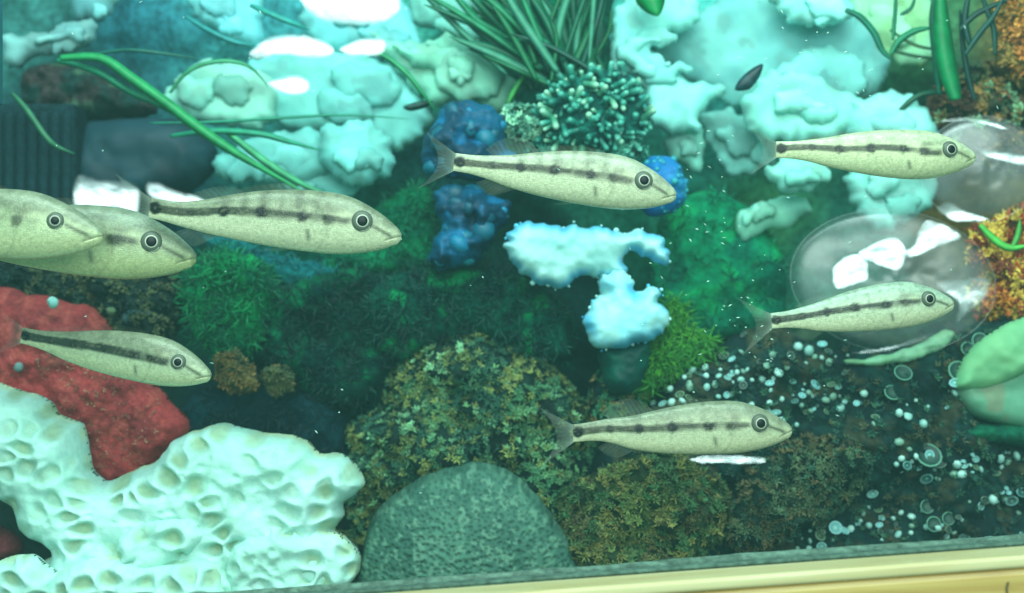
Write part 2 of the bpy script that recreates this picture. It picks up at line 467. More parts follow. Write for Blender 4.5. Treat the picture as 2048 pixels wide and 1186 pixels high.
# --- rock wall that closes the tank behind everything
def build_wall():
    Y = 0.175; res = 12
    gx = np.arange(-160, 2220, res); gy = np.arange(-140, 1330, res)
    X, Z = np.meshgrid(gx, gy)
    spots = [(80, 40, 150, (50, 112, 108)), (300, 70, 150, (38, 112, 128)), (170, 200, 150, (18, 50, 50)), (100, 330, 150, (20, 60, 72)),
             (330, 350, 140, (38, 84, 102)), (600, 200, 260, (80, 180, 172)), (560, 60, 120, (42, 122, 142)), (920, 60, 200, (62, 160, 142)), (1080, 80, 120, (0, 92, 70)),
             (1450, 150, 260, (80, 186, 178)), (1250, 330, 110, (36, 120, 92)), (1400, 420, 130, (0, 104, 72)), (1450, 560, 150, (0, 100, 70)),
             (1550, 430, 110, (80, 160, 100)), (1650, 500, 120, (60, 140, 120)), (1820, 80, 130, (66, 120, 80)), (1900, 200, 120, (10, 58, 50)), (2020, 120, 110, (92, 88, 50)),
             (2000, 500, 140, (110, 90, 40)), (760, 460, 180, (0, 92, 68)), (560, 520, 160, (0, 96, 76)), (450, 620, 130, (0, 80, 55)), (650, 680, 180, (0, 52, 46)), (1000, 620, 180, (0, 48, 44)), (500, 820, 170, (8, 42, 48)),
             (250, 560, 150, (16, 40, 38)), (700, 850, 120, (0, 56, 50)), (1120, 980, 200, (6, 34, 34)), (1700, 900, 250, (14, 46, 44)), (1500, 650, 120, (40, 84, 50)), (1900, 700, 140, (30, 80, 56)), (300, 1000, 300, (30, 50, 46)), (880, 330, 90, (20, 70, 80))]
    wsum = np.zeros(X.shape); col = np.zeros(X.shape + (3,))
    Xw = X + 60 * (fbm(X / 70, Z / 70, 3) - 0.5) * 2; Zw = Z + 60 * (fbm(X / 70, Z / 70, 8) - 0.5) * 2
    for (cx, cy, r, c) in spots:
        w = np.exp(-(((Xw - cx) ** 2 + (Zw - cy) ** 2) / (r * r)) * 2.2) + 1e-9
        wsum += w; col += w[..., None] * lin(c)
    col /= wsum[..., None]
    y = Y - 0.030 * (fbm(X / 210, Z / 210, 21, 4) - 0.5) * 2
    s = S(Y)
    v = np.stack([(X - W / 2) * s, y, (H / 2 - Z) * s], -1).reshape(-1, 3)
    ny, nx = X.shape; i = np.arange(ny * nx).reshape(ny, nx)
    f = np.stack([i[:-1, :-1], i[1:, :-1], i[1:, 1:], i[:-1, 1:]], -1).reshape(-1, 4)
    return kind(mesh_obj('rock_wall', v, f, M_stone, None, col.reshape(-1, 3)), 'structure')
build_wall()

# --- wooden ledge and the tank's bottom rim
ref = Vector(P(1365, 1137, -0.03))
ledge = thing('wooden_ledge', 'pale varnished wooden ledge running under the tank', 'ledge')
ledge.matrix_world = Matrix.Translation(ref) @ TILT
bpy.context.view_layer.update()
def on_ledge(o, m=Matrix.Identity(4), par=None):
    o.parent = par; o.matrix_parent_inverse = Matrix.Identity(4); o.matrix_local = m
    return o
on_ledge(box('front_board', (0, -0.0135, -0.0315), (0.9, 0.0190, 0.0540), M_wood, None, None, bevel=0.004), par=ledge)
on_ledge(box('lit_edge_strip', (0, -0.0135, -0.0022), (0.9, 0.020, 0.0044), M_lit_edge, None, None, bevel=0.0018), par=ledge)  # paler wood paints the light caught along the edge
pc = spline([(0.1130, -0.009), (0.1122, -0.012), (0.1132, -0.016), (0.1112, -0.019), (0.1118, -0.023)], 4, closed=False)
tank = thing('aquarium_tank', 'clear glass aquarium rim with grey silicone seam above the wooden ledge', 'aquarium')
tank.matrix_world = Matrix.Translation(ref) @ TILT
on_ledge(box('base_rim', (0, -0.0005, 0.0006), (0.9, 0.006, 0.0014), M_stone, None, (84, 108, 96), bevel=0.0008), par=tank)
on_ledge(box('floor_plate', (0, 0.1150, -0.0240), (0.9, 0.220, 0.005), M_plastic, None, (60, 76, 70), bevel=0.0008), par=tank)
# wobbly silicone bead on the rim
bx = np.arange(-0.3, 0.3, 0.003); vs = []; cs = []; fs = []
for i, xx in enumerate(bx):
    hh = 0.0012 + 0.0014 * float(fbm(np.array(xx * 60), np.array(0.5), 7, 3))
    for k in range(8):
        a = math.pi * 2 * k / 8
        vs.append((xx, 0.0046 + 0.0020 * math.cos(a), 0.0010 + hh * math.sin(a)))
        cs.append(lin((96, 122, 108)) * (0.6 + 0.8 * float(vnoise(np.array(xx * 300), np.array(k * 1.0), 4))))
for i in range(len(bx) - 1):
    for k in range(8):
        a = i * 8 + k; b = i * 8 + (k + 1) % 8
        fs.append((a, b, b + 8, a + 8))
on_ledge(mesh_obj('silicone_bead', np.array(vs), fs, M_sponge, None, np.array(cs)), par=tank)
cx, cy, cz = P(0, 60, 0.02)
seam = box('corner_seam', (cx - 0.0006, cy, cz), (0.0016, 0.006, 0.060), M_plastic, None, (34, 84, 98), bevel=0.0005)
bpy.context.view_layer.update(); on_ledge(seam, tank.matrix_world.inverted(), tank)

# ================================================================== corals in the upper half
AQ = (112, 226, 216); AQ2 = (84, 190, 184); AQ3 = (74, 168, 166); AG = (112, 208, 176)
def soft(label, parts, group='pale leather corals on the back wall'):
    t = thing('leather_coral', label, 'coral', group)
    ext = []
    for poly, Y, T, c1, c2 in parts:
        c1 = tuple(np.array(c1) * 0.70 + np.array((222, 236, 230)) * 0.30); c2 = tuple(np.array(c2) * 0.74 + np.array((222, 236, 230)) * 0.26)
        ext.append((poly, Y, T, c1, c2))
        arr = np.array(poly, float); ce = arr.mean(0); sz = np.ptp(arr, axis=0)
        for q in range(2 if sz.min() > 90 else 1):
            sx, sy = random.uniform(0.32, 0.55), random.uniform(0.28, 0.5)
            oc = ce + np.array([random.uniform(-.22, .22) * sz[0], random.uniform(-.16, .2) * sz[1]])
            tone = random.choice([0.92, 0.95, 1.04, 1.06])
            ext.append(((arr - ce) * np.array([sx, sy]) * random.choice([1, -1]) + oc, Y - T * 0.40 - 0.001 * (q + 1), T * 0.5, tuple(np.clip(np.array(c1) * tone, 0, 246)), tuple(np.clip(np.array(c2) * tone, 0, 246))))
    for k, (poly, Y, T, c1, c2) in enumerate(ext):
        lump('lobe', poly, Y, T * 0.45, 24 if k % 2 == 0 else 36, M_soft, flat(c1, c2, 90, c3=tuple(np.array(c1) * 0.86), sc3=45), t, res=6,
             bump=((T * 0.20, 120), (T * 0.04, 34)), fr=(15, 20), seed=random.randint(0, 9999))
    return t
soft('grey blue leather coral lobe in the top left corner', [
    ([(8, 76), (60, 70), (140, 42), (188, 38), (198, 58), (172, 90), (130, 112), (60, 126), (12, 140)], 0.125, 0.014, (80, 150, 150), (64, 126, 130)),
    ([(140, -30), (232, -30), (225, 30), (180, 44), (146, 30)], 0.135, 0.012, (72, 164, 168), (60, 140, 150))])
soft('bright aqua leather coral under the glare at the top', [
    ([(380, -30), (470, -40), (524, -20), (522, 88), (474, 86), (430, 62), (388, 34)], 0.130, 0.014, (86, 206, 216), (76, 190, 204)),
    ([(610, -30), (700, -40), (800, -20), (832, 50), (836, 98), (770, 116), (690, 104), (628, 96), (604, 40)], 0.135, 0.016, (86, 206, 210), (76, 186, 196))])
soft('wide pale green leather coral behind the long grass stems', [
    ([(330, 200), (352, 170), (380, 136), (430, 122), (492, 128), (540, 160), (560, 210), (520, 260), (440, 250), (380, 240)], 0.128, 0.016, (106, 192, 168), (90, 176, 158)),
    ([(500, 130), (560, 110), (640, 104), (740, 112), (812, 150), (862, 212), (850, 262), (800, 300), (700, 262), (600, 266), (540, 220)], 0.132, 0.018, (88, 206, 200), (84, 188, 178)),
    ([(480, 286), (540, 262), (630, 262), (668, 300), (650, 350), (600, 372), (530, 368), (450, 352), (420, 330)], 0.120, 0.016, (84, 196, 190), (72, 172, 166)),
    ([(640, 272), (680, 248), (740, 244), (782, 276), (790, 330), (762, 362), (700, 372), (650, 340)], 0.108, 0.020, (92, 212, 204), (80, 190, 186)),
    ([(560, 330), (640, 330), (720, 366), (690, 396), (600, 392), (540, 370)], 0.122, 0.012, (92, 204, 198), (80, 184, 178))])
soft('yellowish green leather coral left of the dark grass tuft', [
    ([(742, 64), (800, 84), (860, 80), (900, 62), (960, 76), (1012, 106), (1066, 118), (1060, 160), (1022, 216), (1002, 238), (942, 204), (872, 216), (830, 180), (776, 124)], 0.126, 0.018, (112, 208, 172), (96, 196, 164)),
    ([(820, -30), (920, -40), (1000, 10), (1040, 60), (1000, 100), (940, 70), (880, 62), (830, 40)], 0.140, 0.014, (74, 172, 156), (64, 150, 136)),
    ([(880, 110), (950, 104), (1000, 140), (990, 196), (930, 200), (880, 170)], 0.116, 0.012, (122, 218, 184), (110, 206, 172))])
soft('bright white frilly leather coral right of the teal finger coral', [
    ([(1214, 72), (1230, 14), (1290, -30), (1372, -20), (1404, 22), (1394, 46), (1340, 66), (1292, 92), (1340, 126), (1362, 160), (1440, 160), (1446, 190), (1420, 202), (1402, 222), (1400, 262), (1336, 270), (1286, 240), (1290, 200), (1262, 160), (1226, 138)], 0.118, 0.014, (118, 234, 222), (104, 222, 212)),
    ([(1290, 88), (1400, 18), (1550, -30), (1700, 10), (1760, 90), (1776, 130), (1752, 180), (1700, 204), (1600, 196), (1500, 216), (1440, 204), (1352, 140)], 0.138, 0.014, (84, 184, 178), (70, 164, 164)),
    ([(1330, 268), (1400, 258), (1412, 300), (1400, 345), (1376, 330), (1340, 320)], 0.128, 0.012, (104, 200, 182), (92, 186, 166)),
    ([(1400, 230), (1470, 220), (1560, 270), (1540, 330), (1470, 350), (1430, 300)], 0.136, 0.012, (88, 186, 176), (76, 166, 156))])
soft('broad white leather coral behind the topmost striped fish', [
    ([(1488, 204), (1530, 150), (1600, 138), (1642, 160), (1700, 190), (1742, 222), (1720, 262), (1640, 282), (1560, 286), (1500, 256)], 0.114, 0.016, (126, 234, 216), (110, 220, 200)),
    ([(1700, 206), (1760, 188), (1812, 190), (1866, 238), (1880, 300), (1820, 330), (1740, 320), (1690, 270)], 0.110, 0.016, (124, 228, 220), (112, 214, 204)),
    ([(1545, -30), (1690, -40), (1700, 38), (1640, 52), (1572, 38)], 0.120, 0.012, (128, 234, 224), (112, 220, 210)),
    ([(1540, 334), (1620, 306), (1664, 342), (1622, 384), (1560, 374)], 0.098, 0.014, (112, 214, 194), (92, 196, 176)),
    ([(1480, 430), (1560, 392), (1612, 408), (1604, 440), (1530, 470), (1480, 490)], 0.112, 0.012, (100, 198, 164), (90, 184, 160)),
    ([(1700, 344), (1800, 330), (1866, 348), (1874, 404), (1820, 440), (1760, 470), (1716, 430)], 0.120, 0.014, (126, 222, 210), (104, 204, 190))])
soft('yellow green leather coral between the upright grass blades', [
    ([(1694, -30), (1790, -40), (1860, -10), (1880, 60), (1870, 120), (1800, 130), (1740, 80), (1700, 30)], 0.142, 0.012, (116, 200, 116), (132, 214, 160))])

# --- dark blue boulder and ribbed filter at left
tag(lump('dark_boulder', [(150, 262), (230, 240), (330, 236), (410, 262), (436, 320), (400, 372), (330, 410), (240, 420), (150, 410)], 0.128, 0.02, 60, M_soft,
     flat((18, 46, 58), (30, 64, 76), 60), None, 6, ((0.004, 90),), (5, 40), 12).o,
    'smooth dark blue boulder beside the ribbed filter', 'rock')
tag(lump('dark_coral', [(50, 150), (130, 128), (230, 160), (300, 200), (312, 226), (240, 244), (120, 246), (60, 220)], 0.130, 0.016, 40, M_stone,
     flat((22, 52, 50), (50, 44, 44), 40, c3=(58, 84, 66), sc3=22), None, 5, ((0.008, 40), (0.003, 14)), (6, 18), 13).o,
    'dark brown encrusted coral under the grey blue lobe', 'coral')
flt = thing('internal_filter', 'dark ribbed aquarium filter at the left edge above the fish', 'filter')
fx0, fy, fz0 = P(-70, 300, 0.095); fx1, _, _ = P(148, 300, 0.095)
_, _, ftop = P(0, 205, 0.095); _, _, fbot = P(0, 470, 0.095)
box('body', ((fx0 + fx1) / 2, 0.110, (ftop + fbot) / 2), (fx1 - fx0, 0.026, ftop - fbot), M_stone, flt, (12, 40, 48), bevel=0.003)
prof = [(0.0016, ftop - 0.004), (0.0022, ftop - 0.006), (0.0022, fbot + 0.019), (0.0027, fbot + 0.017), (0.0027, fbot + 0.014), (0.0020, fbot + 0.012), (0.0020, fbot)]
v, f, c = lathe(prof, 10, [lin((12, 38, 46))] * len(prof)); f.append(tuple(reversed(range(10))))
ribm = temp_mesh('rib', v, f, M_stone, c)
for k in range(7):
    rx = P(-6 + 23 * k, 300, 0.095)[0]
    link_copy(ribm, 'rib', (rx, 0.0965, 0), (1, 0, 0, 0), 1, flt)

# --- grass blades
g = thing('ribbon_grass', 'long green ribbon grass sweeping across the upper left corner', 'grass plant')
for pts, Y, w, c in [
    ([(120, 116), (200, 116), (262, 156), (332, 206), (400, 258), (462, 300), (530, 340), (610, 386)], 0.085, 22, (30, 146, 84)),
    ([(112, 120), (190, 142), (262, 184), (330, 214), (400, 252), (430, 290)], 0.090, 15, (10, 122, 88)),
    ([(24, 186), (52, 218), (90, 272), (112, 292), (150, 308)], 0.088, 13, (50, 112, 80)),
    ([(340, 186), (368, 150), (402, 130), (452, 122), (500, 134), (536, 172)], 0.098, 9, (60, 146, 104)),
    ([(300, 246), (430, 244), (560, 236), (690, 230), (820, 238)], 0.096, 6, (40, 140, 112)),
    ([(340, 272), (430, 262), (520, 268), (580, 284), (640, 300)], 0.095, 13, (36, 146, 112)),
    ([(700, 96), (764, 110), (812, 146), (848, 190), (872, 222)], 0.098, 10, (44, 146, 96)),
    ([(452, 262), (500, 300), (540, 330), (600, 366), (660, 392)], 0.092, 16, (66, 160, 112)),
    ([(500, 10), (560, 36), (620, 60)], 0.110, 12, (46, 156, 146)), ([(370, 32), (420, 62), (470, 84), (520, 92)], 0.110, 11, (44, 140, 140)),
    ([(180, 110), (250, 100), (320, 106), (400, 118)], 0.10, 8, (24, 96, 84))]:
    blade('blade', pts, Y, w, c, g, bow=0.006)
g = thing('ribbon_grass', 'dense dark green grass tuft hanging above the teal finger coral', 'grass plant')
lump('root_mat', [(960, -30), (1080, -40), (1222, -30), (1224, 60), (1222, 150), (1180, 190), (1110, 200), (1076, 150), (1040, 80), (980, 30)], 0.122, 0.010, 40, M_moss, flat((0, 92, 68), (0, 64, 54), 40), g, 6, ((0.004, 40),), (10, 24), 55)
for k in range(90):
    ax = random.gauss(1130, 38); ay = random.uniform(110, 196)
    a = random.uniform(-1.0, 0.55); l = random.uniform(150, 300)
    ex = ax + l * math.sin(a) - 30; ey = ay - l * math.cos(a) * random.uniform(0.6, 1)
    if ex > 1222 and ey < 60: ex = 1222 - random.uniform(0, 30)
    c = random.choice([(0, 92, 66), (0, 108, 76), (0, 74, 60), (20, 126, 84), (60, 138, 110), (0, 100, 60)])
    mxp = ((ax + ex) / 2 + random.uniform(-14, 14), (ay + ey) / 2 - random.uniform(-6, 22))
    blade('blade', [(ax, ay), mxp, (ex, ey)], random.uniform(0.088, 0.112), random.uniform(9, 20), c, g)
for pts, w, c in [([(910, -10), (950, 36), (1000, 66), (1050, 92)], 11, (24, 134, 92)), ([(1000, 108), (1030, 112), (1066, 106)], 9, (70, 150, 80)), ([(1016, 206), (1034, 172), (1064, 130)], 12, (54, 150, 70)), ([(930, -20), (1010, 60), (1090, 130)], 16, (0, 112, 76))]:
    blade('blade', pts, 0.1, w, c, g)
tag(blade('broad_leaf', [(1292, -40), (1300, -10), (1316, 32)], 0.098, 62, (0, 140, 72), None, tip=0.05, root=1.0),
    'bright green pointed leaf hanging from the top edge', 'leaf')
g = thing('ribbon_grass', 'tall green grass blades in the top right corner', 'grass plant')
for pts, Y, w, c in [
    ([(1912, 200), (1894, 130), (1884, 60), (1880, -20)], 0.086, 40, (0, 128, 72)),
    ([(1880, 190), (1872, 110), (1866, 40), (1870, -20)], 0.092, 18, (0, 98, 74)),
    ([(1690, 20), (1720, 34), (1748, 66), (1764, 100), (1782, 118)], 0.092, 14, (0, 108, 82)),
    ([(1782, 108), (1800, 80), (1830, 62), (1860, 56)], 0.092, 14, (10, 128, 88)),
    ([(1786, 80), (1790, 30), (1792, -20)], 0.096, 9, (10, 116, 84)),
    ([(1800, 30), (1822, 16), (1832, -12)], 0.096, 8, (0, 100, 76)),
    ([(1930, 110), (1960, 66), (1986, 34), (2010, -10)], 0.088, 12, (0, 70, 62)),
    ([(1940, 90), (1930, 40), (1940, -20)], 0.09, 14, (0, 62, 54)),
    ([(1990, 110), (1988, 60), (1974, 20), (1960, -20)], 0.09, 12, (0, 66, 56)),
    ([(1920, 60), (1950, 30), (1990, 10), (2040, -10)], 0.09, 12, (6, 58, 50)),
    ([(1780, 60), (1830, 90), (1880, 100)], 0.1, 7, (70, 110, 70)), ([(1780, 100), (1830, 112), (1880, 118)], 0.1, 7, (50, 96, 66)),
    ([(1950, 200), (1936, 150), (1926, 90), (1920, 20)], 0.094, 12, (0, 58, 52)), ([(1800, 220), (1840, 190), (1890, 184)], 0.1, 12, (20, 84, 62))]:
    blade('blade', pts, Y, w, c, g, tip=0.35)
tag(lump('dark_leaf', [(1470, 180), (1478, 160), (1494, 144), (1512, 132), (1526, 128), (1522, 148), (1510, 168), (1496, 180)], 0.086, 0.003, 14, M_leaf, flat((16, 64, 72), (8, 44, 52), 12), None, 3, (), None, 4).o,
    'small dark pointed leaf drifting before the grey coral', 'leaf')
tag(lump('dark_leaf', [(806, 214), (824, 206), (856, 200), (866, 206), (850, 216), (820, 222)], 0.10, 0.003, 8, M_leaf, flat((20, 64, 56), (8, 44, 42), 12), None, 3, (), None, 5).o,
    'small dark leaf scrap left of the blue coral', 'leaf')
# brown and orange growths at right
def bush(name, label, poly, Y, T, c, cols, n, leaf, wid, cat='coral', fr=(6, 18), rock=M_stone, rnd=45, up=0.3, per=(5, 9), res=6, bump=((0.010, 60), (0.004, 20))):
    t = thing(name, label, cat)
    L = lump('rock_base', poly, Y, T, rnd, rock, flat(c, tuple(np.array(c) * 0.6), 40), t, res, bump, fr, random.randint(0, 999))
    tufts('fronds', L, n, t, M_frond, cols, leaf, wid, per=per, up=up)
    return t, L
bush('orange_coral', 'orange and brown branching coral in the top right corner', [(1985, 10), (2030, -30), (2090, -20), (2090, 180), (2040, 170), (1990, 150), (1996, 80)], 0.105, 0.012, (120, 82, 40), [(196, 136, 62), (180, 110, 50), (150, 120, 60), (100, 84, 44)], 320, 20, 7)
bush('brown_rubble', 'mottled brown coral rubble above the upper reflection disc', [(1900, 150), (1960, 130), (2090, 150), (2090, 330), (1960, 330), (1880, 260), (1850, 210)], 0.120, 0.014, (62, 66, 48), [(110, 104, 60), (60, 80, 56), (140, 110, 60), (90, 60, 44), (110, 150, 110)], 220, 20, 9)
bush('orange_coral', 'yellow orange coral at the right edge under the upper disc', [(1935, 470), (1990, 440), (2090, 430), (2090, 670), (2010, 660), (1950, 640), (1940, 560)], 0.100, 0.014, (130, 78, 30), [(206, 150, 54), (190, 116, 40), (170, 70, 36), (214, 176, 74), (120, 60, 34)], 460, 20, 8)
gb = thing('seaweed_sprig', 'bright green forked seaweed sprig over the orange coral', 'seaweed')
blade('blade', [(1960, 450), (1990, 480), (2020, 496), (2060, 490)], 0.078, 16, (90, 190, 80), gb)
blade('blade', [(2024, 498), (2036, 470), (2040, 440)], 0.078, 12, (80, 176, 80), gb)

# --- blue coral
t = thing('blue_coral', 'deep blue knobbly coral left of the middle fish', 'coral')
SPH = [ball_mesh('knob', c, 8, 5, top=tp) for c, tp in (((0, 90, 114), (4, 106, 132)), ((0, 106, 146), (14, 128, 166)), ((0, 68, 90), (0, 90, 114)), ((10, 120, 140), (40, 154, 166)))]
q0 = Vector((0, 0, 1)).rotation_difference(Vector((0, -1, 0)))
M_polyp_blue = None
for poly, Y, n in (([(842, 330), (846, 280), (868, 240), (890, 212), (930, 198), (972, 210), (1006, 236), (1012, 290), (1036, 310), (1030, 352), (960, 360), (880, 352)], 0.090, 14),
             ([(868, 380), (940, 370), (996, 392), (1024, 410), (1010, 450), (984, 480), (956, 520), (910, 540), (868, 536), (860, 500), (880, 450)], 0.088, 22)):
    L = lump('stalk', poly, Y, 0.016, 50, M_soft, flat((0, 76, 108), (0, 52, 78), 60, c3=(2, 98, 142), sc3=40), t, 4, ((0.008, 56), (0.0034, 22)), (9, 20), n)
    x0, y0 = L.poly.min(0); x1, y1 = L.poly.max(0); m = 0
    while m < n:
        px, py = random.uniform(x0, x1), random.uniform(y0, y1); p, nn, dist = front(L, px, py)
        if dist < 2: continue
        m += 1
        r = random.choice([6, 8, 10, 13, 17, 22, 26]) * random.uniform(0.8, 1.2) * L.s
        link_copy(random.choice(SPH[:3] if py < 480 else SPH[1:2] + SPH[3:] + SPH[:1]), 'knob', p - nn * r * 0.62, Euler((random.uniform(0, 6), random.uniform(0, 6), 0)).to_quaternion(), (r, r * random.uniform(0.6, 1), r * random.uniform(0.55, 0.9)), t)
t = thing('blue_coral', 'small bright blue coral behind the head of the middle fish', 'coral')
L = lump('stalk', [(1284, 330), (1310, 312), (1344, 316), (1366, 346), (1374, 390), (1360, 416), (1320, 432), (1286, 424), (1270, 390)], 0.090, 0.016, 40, M_soft, flat((10, 108, 172), (50, 164, 206), 60), t, 4, ((0.003, 26),), (4, 12), 61)
for k in range(46):
    px, py = random.uniform(1280, 1372), random.uniform(316, 430); p, nn, dist = front(L, px, py)
    if dist < 1: continue
    r = random.uniform(4, 8) * L.s
    link_copy(random.choice(SPH[1:2] + SPH[3:]), 'knob', p - nn * r * 0.3, q0, r, t)

# --- white cauliflower coral with blue margin
t = thing('cauliflower_coral', 'bright white cauliflower coral with blue fringe under the middle fish', 'coral')
wt = flat((186, 240, 236), (170, 234, 230), 60, edge=(70, 178, 220), ew=20)
wt2 = flat((176, 238, 236), (150, 226, 236), 50, edge=(60, 182, 228), ew=30)
LB = []
LB.append(lump('arm', [(1012, 500), (1018, 466), (1050, 446), (1110, 450), (1180, 454), (1240, 462), (1290, 462), (1326, 476), (1338, 506), (1330, 530), (1312, 528), (1288, 512), (1262, 504), (1248, 520), (1256, 540), (1240, 560), (1200, 556), (1160, 552), (1130, 574), (1090, 572), (1050, 552), (1026, 530)], 0.075, 0.012, 34, M_soft, wt, t, 4, ((0.003, 60), (0.0006, 14)), (9, 12), 71))
LB.append(lump('arm', [(1200, 548), (1240, 536), (1262, 556), (1274, 580), (1316, 572), (1320, 600), (1334, 626), (1328, 662), (1296, 682), (1262, 692), (1206, 700), (1180, 682), (1168, 650), (1174, 612), (1200, 590)], 0.072, 0.012, 34, M_soft, wt2, t, 4, ((0.003, 60), (0.0006, 14)), (10, 12), 72))
WK = [ball_mesh('granule', c, 7, 4) for c in ((180, 240, 236), (90, 200, 230), (40, 150, 206))]
for L in LB:
    for k in range(0, len(L.poly)):
        if random.random() < 0.85: continue
        px, py = L.poly[k] + RNG.normal(0, 2.5, 2); p, nn, dist = front(L, px, py); r = random.choice([2, 2.5, 3, 3.5, 4, 6]) * L.s
        blue = px < 1060 or (px > 1270 and py > 560) or (px < 1215 and py > 600)
        link_copy(random.choice(WK[1:] + WK[1:2] + WK[:1]) if blue else WK[0], 'granule', (p.x, L.Y - random.uniform(0, 0.003), p.z), q0, r, t)
lump('stem', [(1205, 690), (1290, 676), (1300, 720), (1280, 770), (1250, 790), (1216, 780), (1200, 730)], 0.082, 0.014, 30, M_soft, flat((0, 84, 72), (0, 66, 60), 30), t, 4, ((0.002, 30),), (3, 20), 73)

# --- teal finger coral
t = thing('finger_coral', 'teal finger coral with pale tips beneath the grass tuft', 'coral')
L = lump('base', [(1075, 240), (1084, 200), (1110, 170), (1150, 146), (1220, 142), (1262, 158), (1280, 196), (1290, 224), (1308, 254), (1280, 264), (1250, 300), (1180, 306), (1110, 296), (1080, 280)], 0.100, 0.014, 50, M_stone, flat((14, 96, 84), (8, 66, 64), 40), t, 5, ((0.004, 40),), (6, 22), 81)
FB = []
for c, tip in (((16, 108, 94), (70, 166, 146)), ((30, 128, 112), (104, 190, 168)), ((6, 84, 76), (36, 130, 112)), ((60, 140, 110), (150, 206, 176))):
    prof = [(0.9, 0), (0.8, 0.5), (0.72, 1.2), (0.82, 1.5), (0.74, 2.1), (0.8, 2.5), (0.62, 2.9), (0.3, 3.1)]
    cols = [lin(c) * 0.7, lin(c), lin(c), lin(c) * 1.1, lin(c) * .6 + lin(tip) * .4, lin(c) * .4 + lin(tip) * .6, lin(tip), lin(tip)]
    v, f, cc = lathe(prof, 7, cols); FB.append(temp_mesh('branch', v, f, M_polyp, np.clip(cc, 0, 1)))
m = 0
while m < 165:
    px, py = random.uniform(1078, 1300), random.uniform(146, 302); p, nn, dist = front(L, px, py)
    if dist < 3: continue
    m += 1
    dr = (nn + Vector(((px - 1185) / 110, random.uniform(-.3, .2), (225 - py) / 110 + 0.1)) * 0.9 + Vector((random.uniform(-1.2, 1.2), random.uniform(-.2, .5), random.uniform(-1.2, 1.2)))).normalized()
    r = random.uniform(4.6, 9.0) * L.s
    link_copy(random.choice(FB), 'branch', p, Vector((0, 0, 1)).rotation_difference(dr), (r, r, r * random.uniform(0.8, 1.5)), t)
bush('pale_coral', 'small pale branching coral between the blue and teal corals', [(1000, 222), (1040, 210), (1070, 226), (1082, 270), (1050, 286), (1010, 270)], 0.098, 0.010, (60, 120, 100), [(150, 206, 170), (110, 176, 150), (70, 130, 110)], 90, 13, 6, rnd=24)
bush('grey_green_coral', 'grey green branching coral just above the middle fish back', [(1040, 270), (1120, 280), (1240, 286), (1290, 300), (1260, 330), (1140, 340), (1050, 330)], 0.104, 0.010, (40, 110, 96), [(90, 170, 150), (40, 120, 104), (60, 140, 126), (30, 96, 84)], 200, 14, 6, rnd=30)

# ================================================================== mossy middle ground
def moss(label, poly, Y, T, c1, c2, n, c3=None, leaf=9, wid=2.2, fr=(8, 30), seed=0):
    t = thing('mossy_rock', label, 'rock', 'mossy rocks in the middle')
    L = lump('rock_base', poly, Y, T * 0.7, 50, M_moss, flat(c1, c2, 70, c3=c3, sc3=50), t, 6, ((T * 0.5, 130), (T * 0.12, 34)), fr, seed)
    cw = [c1, c2, tuple(np.array(c1) * 0.5 + np.array(c2) * 0.5), tuple(np.array(c2) * 0.8)]
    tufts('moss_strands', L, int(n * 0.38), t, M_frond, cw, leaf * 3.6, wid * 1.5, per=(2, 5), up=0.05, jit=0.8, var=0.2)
    return t
moss('bright green mossy rock under the upper left fish', [(366, 540), (400, 512), (450, 500), (520, 520), (566, 580), (556, 650), (520, 700), (460, 716), (400, 690), (366, 610)], 0.100, 0.018, (0, 124, 70), (0, 84, 58), 700, (8, 146, 80), seed=101)
moss('teal algae slab beneath the tail of the upper left fish', [(400, 470), (480, 480), (560, 510), (650, 530), (700, 556), (620, 580), (540, 560), (460, 530)], 0.112, 0.012, (24, 116, 118), (10, 90, 96), 200, seed=102)
moss('dark green mossy rock left of the olive frond mound', [(540, 610), (610, 556), (720, 540), (790, 580), (800, 660), (790, 740), (720, 820), (640, 800), (560, 740), (530, 680)], 0.104, 0.020, (0, 66, 50), (0, 40, 38), 900, (0, 96, 62), seed=103)
moss('long dark green mossy rock under the white cauliflower coral', [(730, 590), (800, 548), (900, 530), (1010, 545), (1100, 586), (1142, 640), (1140, 720), (1060, 720), (960, 680), (880, 690), (800, 720), (740, 680)], 0.098, 0.020, (0, 76, 58), (0, 46, 44), 900, (0, 126, 72), seed=104)
moss('blurred green mossy slope between the blue coral and the left fish', [(740, 420), (800, 380), (860, 380), (880, 470), (900, 530), (820, 550), (720, 560), (640, 540), (680, 480)], 0.128, 0.014, (0, 116, 76), (0, 92, 70), 300, (10, 130, 84), seed=105)
moss('deep green mossy slope right of the white cauliflower coral', [(1330, 420), (1420, 380), (1500, 420), (1560, 500), (1570, 620), (1500, 670), (1400, 680), (1330, 650), (1300, 560), (1310, 480)], 0.122, 0.016, (0, 124, 84), (0, 100, 76), 250, (8, 140, 84), seed=106)
moss('lime green moss patch under the white cauliflower coral', [(1290, 660), (1320, 616), (1350, 598), (1372, 620), (1380, 660), (1432, 680), (1410, 716), (1350, 742), (1322, 776), (1286, 796), (1262, 770), (1290, 720)], 0.088, 0.014, (74, 146, 44), (50, 124, 50), 700, (112, 170, 50), leaf=10, seed=107)
moss('dark navy rock above the right end of the porous coral', [(370, 800), (430, 770), (540, 760), (660, 790), (700, 860), (660, 920), (500, 900), (380, 880)], 0.108, 0.016, (12, 48, 58), (8, 36, 44), 200, seed=108)
bush('brown_tuft', 'small brown coral tuft off the mouth of the lower left fish', [(432, 730), (448, 704), (480, 706), (510, 740), (520, 780), (480, 782), (444, 770)], 0.085, 0.010, (70, 62, 36), [(130, 100, 46), (96, 84, 44), (60, 70, 44)], 160, 13, 4, rnd=24)
